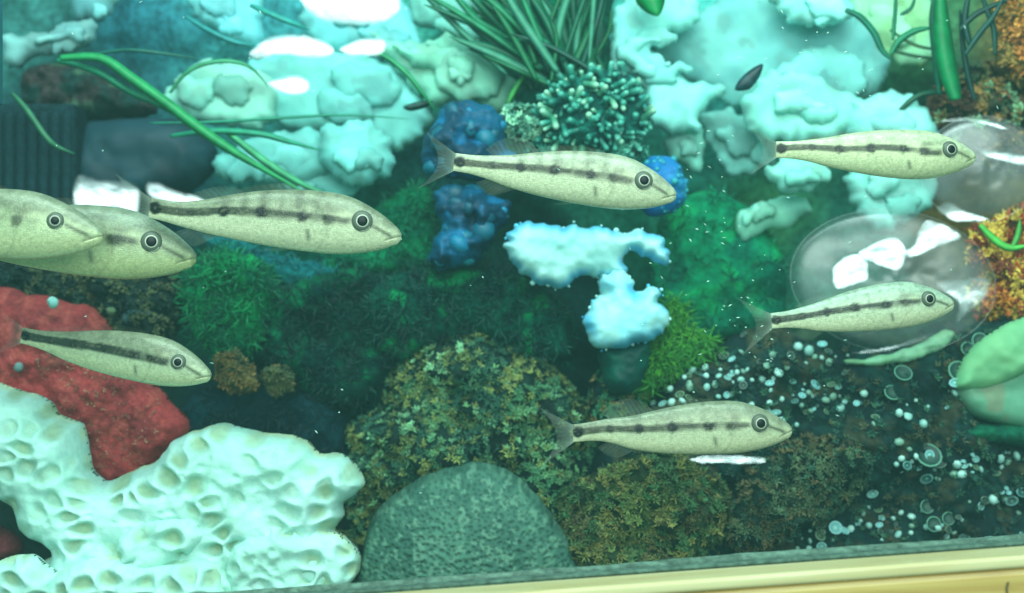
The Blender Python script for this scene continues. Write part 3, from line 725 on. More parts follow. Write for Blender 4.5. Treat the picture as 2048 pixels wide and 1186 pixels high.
bush('brown_tuft', 'faint olive coral tuft beside the brown one', [(530, 748), (556, 732), (588, 744), (584, 778), (548, 788)], 0.09, 0.010, (50, 62, 42), [(90, 96, 60), (70, 84, 54), (110, 90, 60)], 110, 12, 4, rnd=20)
bush('rubble_bank', 'dark pebbly rubble bank under the two left edge fish', [(-40, 520), (120, 530), (260, 540), (350, 540), (370, 620), (330, 700), (230, 690), (120, 620), (-40, 610)], 0.105, 0.014, (24, 40, 36), [(60, 72, 50), (40, 60, 50), (84, 92, 62), (20, 40, 40)], 420, 13, 7)

# --- red sponge
t = thing('red_sponge', 'dull red encrusting sponge with pale speckles above the white porous coral', 'sponge')
L = lump('body', [(-40, 590), (60, 586), (120, 598), (150, 605), (190, 618), (226, 660), (260, 700), (300, 760), (340, 800), (376, 850), (350, 910), (260, 980), (180, 980), (60, 900), (-40, 880)], 0.092, 0.022, 70, M_sponge,
     flat((164, 58, 60), (142, 50, 54), 50, c3=(172, 72, 68), sc3=20), t, 5, ((0.006, 90), (0.0025, 20)), (6, 30), 120)
def sreg(px, py): return fbm(np.array(px / 60.), np.array(py / 60.), 6, 3) > 0.47 and py > 700
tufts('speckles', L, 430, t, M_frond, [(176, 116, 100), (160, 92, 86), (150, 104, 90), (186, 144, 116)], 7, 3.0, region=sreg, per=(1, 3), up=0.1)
tag(lump('red_sponge', [(-40, 1050), (10, 1054), (40, 1076), (48, 1098), (20, 1120), (-40, 1130)], 0.072, 0.010, 30, M_sponge, flat((112, 50, 56), (96, 44, 50), 30), None, 4, ((0.002, 20),), (3, 16), 121).o,
    'small red sponge patch showing at the lower left edge', 'sponge')
for k, (px, py, rr, lb) in enumerate(((106, 604, 14, 'white pebble on the top edge of the red sponge'), (38, 734, 11, 'greyish pebble below the tail of the lower left fish'), (222, 622, 10, 'olive pebble at the right end of the red sponge top'))):
    a = [(px + rr * math.cos(j * 0.9) * random.uniform(0.8, 1.2), py + rr * 0.8 * math.sin(j * 0.9) * random.uniform(0.8, 1.2)) for j in range(7)]
    tag(lump('pebble', a, 0.066 if k < 2 else 0.08, 0.0022, rr * 0.8, M_skel, flat([(150, 206, 200), (110, 136, 136), (90, 110, 80)][k], None), None, 2.5, ((0.0006, 8),), None, k).o, lb, 'pebble')
tag(lump('grey_shell', [(244, 640), (252, 620), (272, 612), (300, 622), (298, 632), (272, 630), (258, 648)], 0.090, 0.004, 9, M_skel, flat((62, 92, 98), (50, 76, 84), 20), None, 3, ((0.001, 12),), None, 31).o, 'curved grey shell piece right of the red sponge', 'shell')

# ================================================================== foreground corals
# --- white porous coral
t = thing('porous_coral', 'large white porous coral with many olive pits in the lower left', 'coral')
def mkpits(poly, n, rmin, rmax, sp, seed, dep=0.006, ms=16):
    rg = random.Random(seed); pl = spline(poly, 6); x0, y0 = pl.min(0); x1, y1 = pl.max(0); out = []
    for k in range(n * 40):
        if len(out) >= n: break
        cx, cy = rg.uniform(x0, x1), rg.uniform(y0, y1)
        d, _, _ = sdist(pl, np.array([cx]), np.array([cy]))
        if d[0] < ms: continue
        r = rg.uniform(rmin, rmax)
        if any(math.hypot(cx - o[0], cy - o[1]) < (r + max(o[2], o[3])) * sp for o in out): continue
        out.append((cx, cy, r * rg.uniform(0.95, 1.4), r * rg.uniform(0.7, 1.0), dep * rg.uniform(0.6, 1.25) * r / 16))
    return out
wc = flat((190, 236, 228), (176, 228, 214), 110, pit=(160, 192, 160), edge=(206, 228, 186), ew=5)
def comb(seed, size):
    def f(X, Z, d):
        wx = X + 16 * (fbm(X / 70, Z / 70, seed, 2) - 0.5) * 2; wz = Z + 16 * (fbm(X / 70, Z / 70, seed + 4, 2) - 0.5) * 2
        f1, f2 = worley(wx / size, wz / (size * 0.8), seed)
        g1, g2 = worley(wx / (size * 0.55) + 7, wz / (size * 0.5), seed + 2)
        strength = smooth01(fbm(X / 95, Z / 95, seed + 8, 3), 0.36, 0.60)
        big = (1 - smooth01(f1, 0.14, 0.62)) * smooth01(f2 - f1, 0.05, 0.32) * (0.50 + 0.50 * strength)
        sml = (1 - smooth01(g1, 0.06, 0.40)) * smooth01(fbm(X / 60, Z / 60, seed + 11, 2), 0.52, 0.66) * 0.25
        pit = np.maximum(big, sml)
        ruf = (fbm(X / 46, Z / 40, seed + 20, 3) - 0.5) * 2
        return -0.0046 * pit + 0.0016 * ruf, np.clip(pit * 1.15 - 0.25, 0, 0.9)
    return f
lobes = [
    ([(-40, 772), (20, 776), (62, 784), (88, 792), (120, 830), (164, 850), (174, 884), (182, 930), (210, 962), (250, 950), (332, 906), (352, 880), (400, 856), (452, 844), (512, 862), (560, 866), (612, 880), (640, 906), (682, 910), (716, 936), (730, 966), (716, 986), (690, 1002), (690, 1030), (668, 1056), (692, 1074), (716, 1102), (718, 1142), (690, 1174), (650, 1240), (60, 1240), (60, 1140), (110, 1100), (50, 1060), (30, 1010), (-40, 960)], 0.054, 0.024, 70),
    ([(268, 1046), (330, 1026), (402, 1030), (426, 1062), (412, 1092), (370, 1122), (330, 1150), (250, 1160), (240, 1080)], 0.040, 0.014, 34),
    ([(96, 1166), (160, 1118), (250, 1112), (340, 1120), (420, 1118), (448, 1160), (440, 1240), (90, 1240)], 0.036, 0.016, 40),
    ([(-40, 1140), (30, 1112), (70, 1114), (104, 1136), (124, 1160), (110, 1240), (-40, 1240)], 0.034, 0.014, 34),
    ([(470, 1080), (540, 1046), (620, 1052), (690, 1076), (716, 1104), (716, 1142), (680, 1190), (600, 1240), (480, 1240), (450, 1150)], 0.040, 0.014, 44)]
for k, (poly, Y, T, rn) in enumerate(lobes):
    lump('lobe', poly, Y, T, rn, M_skel, wc, t, 3.2, ((0.004, 90),), (6, 34), 200 + k, hfn=comb(300 + 31 * k, 58 if k == 0 else 54))

# --- brain coral
def brain(X, Z, d):
    wx = X + 5 * (fbm(X / 22, Z / 22, 4) - 0.5); wz = Z + 5 * (fbm(X / 22, Z / 22, 9) - 0.5)
    f1, f2 = worley(wx / 11.0, wz / 8.5, 3)
    pit = np.exp(-(f1 / 0.34) ** 2)
    dome = 0.036 * np.sqrt(np.maximum(1 - ((X - 938) / 240) ** 2 - ((Z - 1186) / 276) ** 2, 0)) + 0.003 * (fbm(X / 120, Z / 120, 31, 2) - 0.5)
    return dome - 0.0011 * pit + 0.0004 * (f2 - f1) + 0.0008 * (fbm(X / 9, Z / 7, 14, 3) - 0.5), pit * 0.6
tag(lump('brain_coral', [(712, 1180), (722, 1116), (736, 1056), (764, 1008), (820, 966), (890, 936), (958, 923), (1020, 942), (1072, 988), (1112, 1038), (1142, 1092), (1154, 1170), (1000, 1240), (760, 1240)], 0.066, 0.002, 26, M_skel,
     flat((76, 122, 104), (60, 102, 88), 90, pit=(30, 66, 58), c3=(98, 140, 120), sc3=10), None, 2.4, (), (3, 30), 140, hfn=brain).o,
    'domed grey green brain coral with small pits at the bottom centre', 'coral')

# --- olive frond mound
FR = [(104, 154, 106), (70, 122, 86), (128, 142, 80), (44, 88, 70), (94, 112, 64), (122, 176, 132)]
t, L = bush('frond_mound', 'tall mound of tiny olive green fronds behind the brain coral',
     [(676, 1180), (684, 960), (700, 900), (706, 842), (760, 812), (772, 760), (812, 716), (852, 682), (910, 664), (962, 660), (1042, 680), (1100, 704), (1122, 748), (1162, 802), (1190, 850), (1180, 960), (1160, 1180)],
     0.104, 0.026, (20, 46, 40), FR, 3000, 13, 3.6, cat='coral', rnd=110, bump=((0.016, 90), (0.006, 34)))
bush('olive_bush', 'olive brown feathery coral bush beneath the lower right fish', [(1126, 1010), (1150, 966), (1220, 930), (1300, 905), (1380, 920), (1440, 960), (1452, 1040), (1400, 1110), (1280, 1150), (1140, 1150)], 0.072, 0.018, (44, 62, 38), [(98, 116, 62), (124, 124, 66), (70, 100, 60), (86, 84, 50), (60, 112, 70)], 900, 15, 3.8, rnd=70)
bush('olive_bush', 'dark feathery coral bush right of the bright glare strip', [(1440, 1000), (1500, 930), (1580, 880), (1680, 870), (1740, 920), (1700, 1000), (1600, 1060), (1500, 1110), (1440, 1080)], 0.078, 0.016, (22, 44, 38), [(56, 92, 72), (84, 104, 74), (98, 92, 60), (44, 76, 62)], 620, 14, 3.6, rnd=60)
bush('stalk_coral', 'dark stalk with green fringe under the cauliflower coral', [(1170, 830), (1180, 770), (1210, 730), (1290, 730), (1316, 770), (1290, 810), (1260, 850), (1200, 870)], 0.096, 0.012, (6, 40, 40), [(50, 110, 76), (96, 120, 70), (30, 76, 60), (130, 116, 70)], 200, 13, 3.6, rnd=30)

# --- rock covered with ring polyps
t = thing('polyp_rock', 'dark rock crusted with pale ring shaped button polyps at lower right', 'coral')
L = lump('rock_base', [(1160, 1200), (1170, 960), (1220, 860), (1300, 800), (1342, 736), (1420, 704), (1484, 664), (1560, 650), (1640, 690), (1720, 700), (1800, 690), (1860, 654), (1960, 640), (2100, 650), (2100, 1180), (1600, 1220)], 0.100, 0.026, 90, M_stone,
     flat((18, 50, 48), (12, 34, 36), 40, c3=(54, 60, 46), sc3=30), t, 6, ((0.014, 110), (0.006, 36), (0.002, 14)), (8, 26), 150)
tufts('crust_fringe', L, 1300, t, M_frond, [(36, 84, 72), (60, 104, 80), (26, 60, 56), (80, 84, 60), (44, 70, 60)], 13, 3.2)
PM = []
for rim, inn, cen in (((160, 218, 212), (110, 172, 166), (160, 212, 204)), ((124, 190, 184), (44, 92, 88), (100, 160, 150)), ((140, 184, 150), (60, 92, 66), (110, 140, 104)), ((166, 226, 224), (120, 190, 190), (170, 226, 220)), ((120, 150, 136), (36, 66, 58), (84, 110, 96))):
    prof = [(0.45, -1.1), (0.55, -0.3), (0.92, 0.0), (1.0, 0.16), (0.94, 0.26), (0.74, 0.16), (0.5, 0.02), (0.3, 0.04), (0.14, 0.12)]
    cols = [lin(inn) * 0.6, lin(inn) * 0.7, lin(rim) * 0.8, lin(rim), lin(rim), lin(inn), lin(inn) * 0.9, lin(inn), lin(cen)]
    v, f, cc = lathe(prof, 12, cols); PM.append(temp_mesh('polyp', v, f, M_polyp, cc))
BL = [ball_mesh('bud', c, 7, 4) for c in ((176, 226, 216), (150, 206, 196), (130, 176, 156))]
pts = []; tries = 0
clus = [(random.uniform(1330, 2060), random.uniform(670, 1080)) for _ in range(34)] + [(1450, 720), (1560, 760), (1620, 800), (1600, 1040), (1700, 1030), (1960, 980), (2000, 900), (1640, 690), (1560, 700)]
while len(pts) < 270 and tries < 30000:
    tries += 1
    if random.random() < 0.88:
        c = random.choice(clus); px, py = random.gauss(c[0], 26), random.gauss(c[1], 15)
    else: px, py = random.uniform(1320, 2060), random.uniform(660, 1090)
    if 1120 < px < 1480 and py > 900: continue
    if 1480 < px < 1720 and 880 < py < 1000: continue
    if px > 1900 and 650 < py < 890: continue
    r = random.choice([4, 5, 6, 7, 8, 9, 10, 11, 13]) * random.uniform(0.85, 1.2)
    if any(math.hypot(px - a, py - b) < (r + c_) * 0.62 for a, b, c_ in pts): continue
    p, nn, dist = front(L, px, py)
    if dist < 4: continue
    pts.append((px, py, r))
    dr = (nn * 0.6 + Vector((random.uniform(-.5, .5), -1, random.uniform(-.1, .8)))).normalized()
    m = random.choice(PM) if px < 1750 or py > 850 else random.choice(PM[1:])
    q = Vector((0, 0, 1)).rotation_difference(dr); rr = r * L.s
    dr = (dr + Vector((random.uniform(-.5, .5), 0, random.uniform(-.3, .6)))).normalized(); q = Vector((0, 0, 1)).rotation_difference(dr)
    if random.random() < 0.6: link_copy(random.choice(BL), 'bud', p + dr * rr * 0.3, Euler((random.uniform(0, 6), random.uniform(0, 6), 0)).to_quaternion(), (rr * 0.8, rr * random.uniform(0.5, 1), rr * random.uniform(0.4, .8)), t)
    else: link_copy(m, 'polyp', p + dr * rr * 0.7, q, (rr, rr * random.uniform(0.55, 1), rr), t)
# wide flattened mushroom rings near the pale leaf
RM = []
prof = [(0.5, -0.5), (0.95, -0.05), (1.0, 0.1), (0.93, 0.18), (0.84, 0.08), (0.4, 0.0), (0.1, 0.03)]
v, f, cc = lathe(prof, 16, [lin((40, 70, 60)), lin((90, 150, 130)), lin((130, 190, 164)), lin((110, 176, 150)), lin((24, 60, 54)), lin((40, 76, 66)), lin((56, 90, 76))])
rm = temp_mesh('ring_polyp', v, f, M_polyp, cc)
for px, py, r, a in ((1885, 745, 24, 0.45), (1930, 682, 17, 0.8), (1905, 696, 14, 0.8), (1770, 745, 18, 0.3), (1820, 905, 26, 0.4), (1750, 782, 17, 0.35), (1830, 1030, 15, 0.9), (1860, 1020, 13, 0.9), (1825, 1000, 14, 0.9)):
    p, nn, dist = front(L, px, py)
    dr = Vector((0.1, -1, 1.1 - a)).normalized()
    link_copy(rm, 'ring_polyp', p + dr * r * L.s * 0.5, Vector((0, 0, 1)).rotation_difference(dr), r * L.s, t)

# --- pale green broad leaf shaped coral at the right edge and the green rock under it
tl = thing('leaf_coral', 'smooth pale green leaf shaped coral at the right edge', 'coral')
lump('upper_lobe', [(1906, 776), (1916, 734), (1946, 692), (1990, 660), (2030, 640), (2100, 626), (2100, 720), (2056, 742), (2010, 764), (1960, 778)], 0.074, 0.008, 30, M_soft, flat((132, 196, 142), (116, 182, 132), 60), tl, 4, ((0.003, 70),), None, 160)
lump('lower_lobe', [(1904, 772), (1930, 750), (2020, 730), (2100, 700), (2100, 868), (2030, 854), (1960, 838), (1922, 814)], 0.079, 0.008, 30, M_soft, flat((104, 164, 134), (110, 150, 124), 60, c3=(124, 146, 118), sc3=60), tl, 4, ((0.003, 70),), None, 161)
tag(lump('green_slab', [(1916, 850), (1980, 844), (2100, 856), (2100, 896), (2000, 888), (1930, 880)], 0.080, 0.010, 22, M_moss, flat((20, 104, 74), (14, 84, 64), 40), None, 5, ((0.002, 40),), (3, 30), 162).o, 'deep green slab under the pale leaf coral', 'rock')
tag(lump('green_leaf', [(1690, 722), (1760, 712), (1830, 690), (1884, 660), (1910, 666), (1890, 694), (1826, 722), (1770, 730), (1716, 730)], 0.080, 0.003, 14, M_leaf, flat((140, 196, 156), (124, 176, 130), 50), None, 4, ((0.003, 40),), (5, 24), 163).o, 'pale green leaf under the lower reflection disc', 'leaf')

# ================================================================== reflections and glare, built as clear discs and film
CAMP = Vector((0, -D, 0))
def glare_patch(name, poly, Y, mat, parent=None, curve=0.0, lean=0.0, res=3, roll=0.0, soft=13.0):
    """a glare patch, built as added clear film that faces halfway between lamp and viewer; curve bends it like a roll"""
    pl = spline(poly, 8); pl = frill(pl, 3, 18, random.randint(0, 99))
    x0, y0 = pl.min(0) - res; x1, y1 = pl.max(0) + res
    X, Z = np.meshgrid(np.arange(x0, x1 + res, res), np.arange(y0, y1 + res, res))
    d, nx, ny = sdist(pl, X, Z); keep = d > -res * 0.99; out = d <= 0
    Xs = np.where(out, nx, X); Zs = np.where(out, ny, Z)
    c = pl.mean(0); pc = Vector(P(c[0], c[1], Y)); s = S(Y)
    n = ((LAMP - pc).normalized() + (CAMP - pc).normalized()).normalized()
    gxs = -n.x / n.y; gzs = -n.z / n.y       # dy/dx and dy/dz of a plane with that normal
    dx = (Xs - c[0]) * s; dz = (c[1] - Zs) * s
    yy = Y + (gxs * math.cos(roll)) * dx + (gzs + lean) * dz + curve * (dz * dz) + 0.00022 * (fbm(Xs / 40, Zs / 40, 3, 3) - .5) * 2
    q = keep[:-1, :-1] & keep[1:, :-1] & keep[:-1, 1:] & keep[1:, 1:] & ~(out[:-1, :-1] & out[1:, :-1] & out[:-1, 1:] & out[1:, 1:])
    used = np.zeros_like(keep); used[:-1, :-1] |= q; used[1:, :-1] |= q; used[:-1, 1:] |= q; used[1:, 1:] |= q
    idx = -np.ones(X.shape, int); idx[used] = np.arange(used.sum())
    sc = (D + yy) / D * FW / W
    v = np.stack([((Xs - W / 2) * sc)[used], yy[used], ((H / 2 - Zs) * sc)[used]], 1)
    f = np.stack([idx[:-1, :-1][q], idx[1:, :-1][q], idx[1:, 1:][q], idx[:-1, 1:][q]], 1)
    fade = smooth01(np.maximum(d, 0), 0, soft) * (0.45 + 0.9 * fbm(Xs / 60, Zs / 9, 5, 3))  # glare edges softened and streaked through vertex colour
    o = mesh_obj(name, v, f, mat, parent, np.repeat(np.clip(fade, 0, 1)[used][:, None], 3, 1))
    md = o.modifiers.new('thickness', 'SOLIDIFY'); md.thickness = 0.0002
    return o
for poly, Y, cv, ln, lb in (
    ([(596, -24), (700, -30), (790, -14), (800, 26), (740, 54), (650, 44), (606, 16)], 0.080, 6, 0, 'white glare at the top edge built as clear film'),
    ([(496, 104), (540, 72), (620, 68), (672, 96), (650, 118), (560, 112), (516, 122)], 0.082, 6, 0, 'thin bright glare streak left of the main glare'),
    ([(676, 98), (720, 74), (770, 78), (764, 110), (700, 114)], 0.082, 6, 0, 'short bright glare streak under the main glare'),
    ([(532, 166), (570, 152), (600, 148), (620, 162), (618, 182), (596, 192), (566, 188)], 0.080, 0, 0, 'teardrop shaped glare built as clear film'),
    ([(150, 352), (200, 356), (274, 368), (280, 424), (262, 440), (220, 434), (152, 424)], 0.080, 6, 0, 'blue white glare strip right of the filter'),
    ([(296, 360), (360, 380), (416, 400), (402, 424), (340, 412), (296, 394)], 0.082, 6, 0, 'narrow glare strip above the upper left fish'),
    ([(1376, 916), (1420, 908), (1480, 908), (1530, 914), (1524, 928), (1450, 928), (1392, 926)], 0.042, 6, 0, 'bright blue white glare strip under the lower right fish')):
    o = glare_patch('glare_scrap', poly, Y, M_glare, None, cv, ln, soft=7.0 if Y < 0.05 else 15.0)  # added film shape that forms a patch of glare
    tag(o, lb, 'glare', 'glare patches built as clear film')

def disc(name, label, cx, cy, rx, ry, Y, ang, glare_folds, bulge=0.006):  # round reflection, built as an added clear dome
    t = thing(name, label, 'reflection', 'reflections built as clear discs')
    s = S(Y); ca, sa = math.cos(ang), math.sin(ang); vs, fs = [], []
    R, A = 26, 72
    for i in range(R + 1):
        for k in range(A):
            r = i / R; a = 6.28318 * k / A
            ex = rx * r * math.cos(a); ez = ry * r * math.sin(a)
            px = cx + ex * ca - ez * sa; py = cy + ex * sa + ez * ca
            h = bulge * math.sqrt(max(1 - r ** 2.4, 0)) + 0.0016 * (float(fbm(np.array(px / 60), np.array(py / 60), 9, 3)) - 0.5) * 2 * (1 - r)
            y = Y - h; vs.append(((px - W / 2) * s, y, (H / 2 - py) * s))
    for i in range(R):
        for k in range(A):
            a = i * A + k; b = i * A + (k + 1) % A
            fs.append((a, a + A, b + A, b))
    rfade = np.repeat(np.arange(R + 1) / R, A); fd = (1 - smooth01(rfade, 0.86, 1.0) * 0.75) * (0.35 + 1.1 * fbm(np.array([v_[0] for v_ in vs]) * 60, np.array([v_[2] for v_ in vs]) * 60, 3, 3))
    mesh_obj('dome', np.array(vs), fs, M_reflection, t, np.repeat(np.clip(fd, 0, 1)[:, None], 3, 1))
    rv, rf = [], []
    for k in range(A * 2):
        a = 6.28318 * k / (A * 2); ex, ez = rx * math.cos(a), ry * math.sin(a)
        rr = 0.0005
        for j in range(6):
            b = 6.28318 * j / 6; f_ = 1 + rr / (rx * s) * math.cos(b)
            px = cx + f_ * (ex * ca - ez * sa); py = cy + f_ * (ex * sa + ez * ca)
            rv.append(((px - W / 2) * s, Y + rr * math.sin(b), (H / 2 - py) * s))
    n = A * 2
    for k in range(n):
        for j in range(6):
            a = k * 6 + j; b = k * 6 + (j + 1) % 6; a2 = ((k + 1) % n) * 6 + j; b2 = ((k + 1) % n) * 6 + (j + 1) % 6
            rf.append((a, a2, b2, b))
    mesh_obj('rim', np.array(rv), rf, M_reflection, t, np.full((len(rv), 3), 0.25))
    for poly, y, cv in glare_folds:
        glare_patch('glare_fold', poly, y, M_glare, t, cv, 0, 3, soft=9.0)  # glare inside the reflection, shaped as tilted film
    return t
disc('reflection_disc', 'round reflection with white glare behind the right fish, built as a clear disc', 1786, 562, 206, 142, 0.066, 0.12, [
    ([(1664, 536), (1686, 512), (1718, 506), (1738, 526), (1736, 560), (1704, 574), (1670, 580)], 0.052, 0),
    ([(1714, 506), (1756, 480), (1790, 472), (1812, 492), (1810, 528), (1790, 544), (1750, 530)], 0.050, 0),
    ([(1798, 506), (1828, 486), (1836, 456), (1856, 438), (1904, 454), (1926, 476), (1874, 496), (1830, 516)], 0.050, 0),
    ([(1868, 566), (1920, 556), (1980, 556), (1976, 590), (1950, 616), (1912, 646), (1916, 610), (1896, 590)], 0.054, 10),
    ([(1696, 706), (1760, 694), (1820, 678), (1868, 662), (1856, 676), (1800, 696), (1740, 708)], 0.058, 20)])
disc('reflection_disc', 'round reflection behind the nose of the topmost fish, built as a clear disc', 1962, 338, 122, 106, 0.074, -0.1, [
    ([(1850, 250), (1900, 234), (1960, 236), (2020, 256), (2010, 262), (1950, 246), (1896, 246)], 0.062, 20),
    ([(1952, 292), (1990, 300), (2060, 310), (2060, 334), (2000, 322), (1956, 306)], 0.058, 20),
    ([(1872, 418), (1900, 402), (1930, 420), (1980, 436), (1960, 444), (1910, 444)], 0.062, 16)])

# --- drifting specks
vs, fs, cs = [], [], []
for k in range(150):
    px, py = random.choice([(random.gauss(1420, 90), random.gauss(480, 120)), (random.gauss(1640, 110), random.gauss(150, 70)), (random.uniform(0, 2048), random.uniform(0, 1000)), (random.gauss(1500, 60), random.gauss(620, 70))])
    Y = random.uniform(0.0, 0.06); l = random.uniform(1.5, 5); w = random.uniform(0.8, 1.6); a = random.uniform(-0.6, 1.2)
    ux, uy = math.cos(a) * l, math.sin(a) * l; vx, vy = -math.sin(a) * w, math.cos(a) * w
    i = len(vs); s = S(Y)
    for ox, oy, oz in ((ux, uy, 0), (vx, vy, 0), (-ux, -uy, 0), (-vx, -vy, 0), (0, 0, -w), (0, 0, w)):
        q = P(px + ox, py + oy, Y); vs.append((q[0], q[1] + oz * s, q[2])); cs.append(lin((190, 230, 215)))
    for aa, bb in ((0, 1), (1, 2), (2, 3), (3, 0)):
        fs += [(i + aa, i + bb, i + 4), (i + bb, i + aa, i + 5)]
sp = mesh_obj('drifting_specks', np.array(vs), fs, M_polyp, None, np.array(cs), smooth=False)
sp['label'] = 'tiny pale specks drifting in the water'; sp['category'] = 'specks'; kind(sp, 'stuff')

# ================================================================== fish
TK = np.array([0, .08, .17, .25, .35, .45, .55, .65, .72, .78, .85, .90, .94, .97, .99, 1.0])
UP = np.array([.040, .043, .054, .068, .092, .113, .127, .134, .134, .126, .103, .080, .057, .036, .020, .007])
DN = np.array([.037, .041, .054, .072, .086, .095, .100, .102, .101, .096, .084, .071, .057, .043, .032, .017])
WD = np.array([.004, .016, .022, .032, .044, .054, .062, .067, .070, .070, .064, .054, .042, .030, .020, .006])
def cubic(x, xs, ys):
    m = np.gradient(ys, xs); i = np.clip(np.searchsorted(xs, x) - 1, 0, len(xs) - 2)
    h = xs[i + 1] - xs[i]; t = (x - xs[i]) / h
    return ((2 * t**3 - 3 * t**2 + 1) * ys[i] + (t**3 - 2 * t**2 + t) * h * m[i] + (-2 * t**3 + 3 * t**2) * ys[i + 1] + (t**3 - t**2) * h * m[i + 1])
EYE_T, EYE_Z = 0.845, 0.036
def fish(label, nose, tail, Y, opt):
    """nose and tail base in picture units"""
    dx, dy = nose[0] - tail[0], nose[1] - tail[1]
    Lp = math.hypot(dx, dy); L = Lp * S(Y); ang = math.atan2(dy, dx)
    c = ((nose[0] + tail[0]) / 2, (nose[1] + tail[1]) / 2)
    root = thing('striped_fish', label, 'fish', 'young striped fish in the tank')
    root.location = P(c[0], c[1], Y)
    root.rotation_euler = (0, ang, opt.get('yaw', 0))
    bend = opt.get('bend', 0.0); deep = opt.get('deep', 1.0); sd = opt.get('seed', 0); spot = opt.get('spot', 1.0); strp = opt.get('stripe', 1.0)
    tb = opt.get('tailbend', 0.03)
    pb = opt.get('pb', 0.0)
    def ctr(t):     # vertical and sideways shift of the body's axis
        return bend * (np.sin(np.pi * t) - 0.6 * np.sin(2 * np.pi * t)) + pb * np.exp(-((t - 0.14) / 0.12) ** 2), tb * np.clip(0.45 - t, 0, 1) ** 1.5
    N, M = 150, 72
    t = np.concatenate([np.linspace(0, 0.9, 112, endpoint=False), np.linspace(0.9, 1, 38)])
    up = cubic(t, TK, UP) * deep * 1.03; dn = cubic(t, TK, DN) * deep * 1.03; wd = cubic(t, TK, WD) * 0.95
    a = np.linspace(0, 2 * np.pi, M, endpoint=False)
    T, A = np.meshgrid(t, a, indexing='ij')
    sz = np.sin(A); cy_ = np.cos(A)
    zz = np.where(sz >= 0, up[:, None], dn[:, None]) * np.sign(sz) * np.abs(sz) ** 0.92
    yy = -wd[:, None] * np.sign(cy_) * np.abs(cy_) ** 0.85
    # mouth crease, gill cover edge
    mouth_z = -0.002 - (1 - T) * 0.42
    crease = np.exp(-((zz - mouth_z) / 0.0035) ** 2) * smooth01(T, 0.930, 0.945)
    yy = yy * (1 - 0.12 * crease)
    zz = zz - 0.0 * crease
    gt = 0.715 - 0.9 * (zz + 0.01) ** 2 * 6
    gill = smooth01(T, gt - 0.012, gt)
    yy = yy * (1 + 0.05 * gill * (1 - smooth01(T, gt + 0.03, gt + 0.15)))
    cz, cyy = ctr(T)
    V = np.stack([(T - 0.5) * L, (yy + cyy) * L, (zz + cz) * L], -1)
    # colours
    zr = zz / np.where(zz >= 0, up[:, None], dn[:, None])
    backc, sidec, bell = lin(opt.get('back', (138, 147, 118))), lin(opt.get('side', (182, 188, 150))), lin(opt.get('belly', (204, 206, 164)))
    col = mix(np.broadcast_to(sidec, T.shape + (3,)), backc, smooth01(zr, 0.12, 0.75))
    col = mix(col, bell, smooth01(-zr, -0.05, 0.5))
    n1 = fbm(T * 26, zz * 60 + 9, sd + 3, 4)
    bars = 0
    for k, tt in enumerate((0.30, 0.38, 0.46, 0.53, 0.60, 0.67)):
        bars = bars + np.exp(-((T - tt + 0.06 * zz) / (0.014 if k % 2 else 0.022)) ** 2) * smooth01(zz, 0.01, 0.05) * (0.5 if k % 2 else 0.8)
    col = mix(col, lin((92, 98, 74)), np.clip(bars * (0.35 + 0.5 * n1), 0, 0.6) * opt.get('bars', 0.8))
    zc = 0.004 + 0.026 * smooth01(T, 0, 0.55) + opt.get('wavy', 0) * np.sin(T * 14)
    wdt = (0.0125 + 0.005 * fbm(T * 18, zz * 0, sd + 8, 3)) * opt.get('sw', 1.0)
    st = (1 - smooth01(np.abs(zz - zc), wdt * 0.7, wdt * 1.35)) * smooth01(T, -0.02, 0.02) * (1 - smooth01(T, 0.78, 0.82))
    st = st * (0.72 + 0.5 * (fbm(T * 30, zz * 50, sd + 5, 3) - 0.3)) * (1 - 0.45 * smooth01(T, 0.63, 0.66) * (1 - smooth01(T, 0.68, 0.70)))
    col = mix(col, lin(opt.get('sc', (54, 58, 40))), np.clip(st * 1.25 * strp, 0, 0.95))
    for tt, r, am in ((0.025, 0.027, 1), (0.300, 0.024, spot), (0.450, 0.026, spot), (0.612, 0.023, spot), (0.17, 0.019, 0.6 * spot), (0.715, 0.022, 0.6)):
        zcc = 0.004 + 0.026 * float(smooth01(tt, 0, 0.55)) + opt.get('wavy', 0) * math.sin(tt * 14)
        d_ = np.hypot((T - tt) * 0.95, (zz - zcc)) + 0.008 * (fbm(T * 60, zz * 60, sd + 51, 2) - 0.5)
        col = mix(col, lin((6, 10, 10)), np.clip((1 - smooth01(d_, r * 0.7, r * 1.15)) * 1.0 * am, 0, 1))
    # streak from eye to mouth, gill mark, nape mark
    ez = 0.030 - (T - 0.87) * 0.42
    col = mix(col, lin((66, 72, 50)), np.exp(-((zz - ez) / 0.008) ** 2) * smooth01(T, 0.87, 0.885) * (1 - smooth01(T, 0.95, 0.975)) * 0.9)
    gx_ = 0.642 - (zz + 0.04) * 0.25
    col = mix(col, lin((70, 76, 58)), np.exp(-((T - gx_) / 0.009) ** 2) * np.exp(-((zz + 0.040) / 0.024) ** 4) * 0.8 * opt.get('gm', 1))
    col = mix(col, lin((96, 100, 74)), crease * 0.7)
    col = mix(col, lin((118, 120, 84)), np.exp(-((T - gt) / 0.006) ** 2) * smooth01(-zz, -0.05, 0.0) * 0.35)
    nape = np.exp(-(((T - 0.735) / 0.04) ** 2 + ((zz - 0.065) / 0.016) ** 2))
    col = mix(col, lin((110, 112, 84)), nape * 0.7)
    speck = smooth01(fbm(T * 90, zz * 200, sd + 31, 2), 0.62, 0.8)
    col = mix(col, lin((140, 142, 104)), speck * 0.35)
    mot = smooth01(fbm(T * 34, zz * 46, sd + 61, 4), 0.45, 0.7)
    col = mix(col, col * 0.78, mot * smooth01(zz, -0.02, 0.03))
    pale = np.exp(-(((T - 0.775) / 0.022) ** 2 + ((zz - 0.052) / 0.012) ** 2))
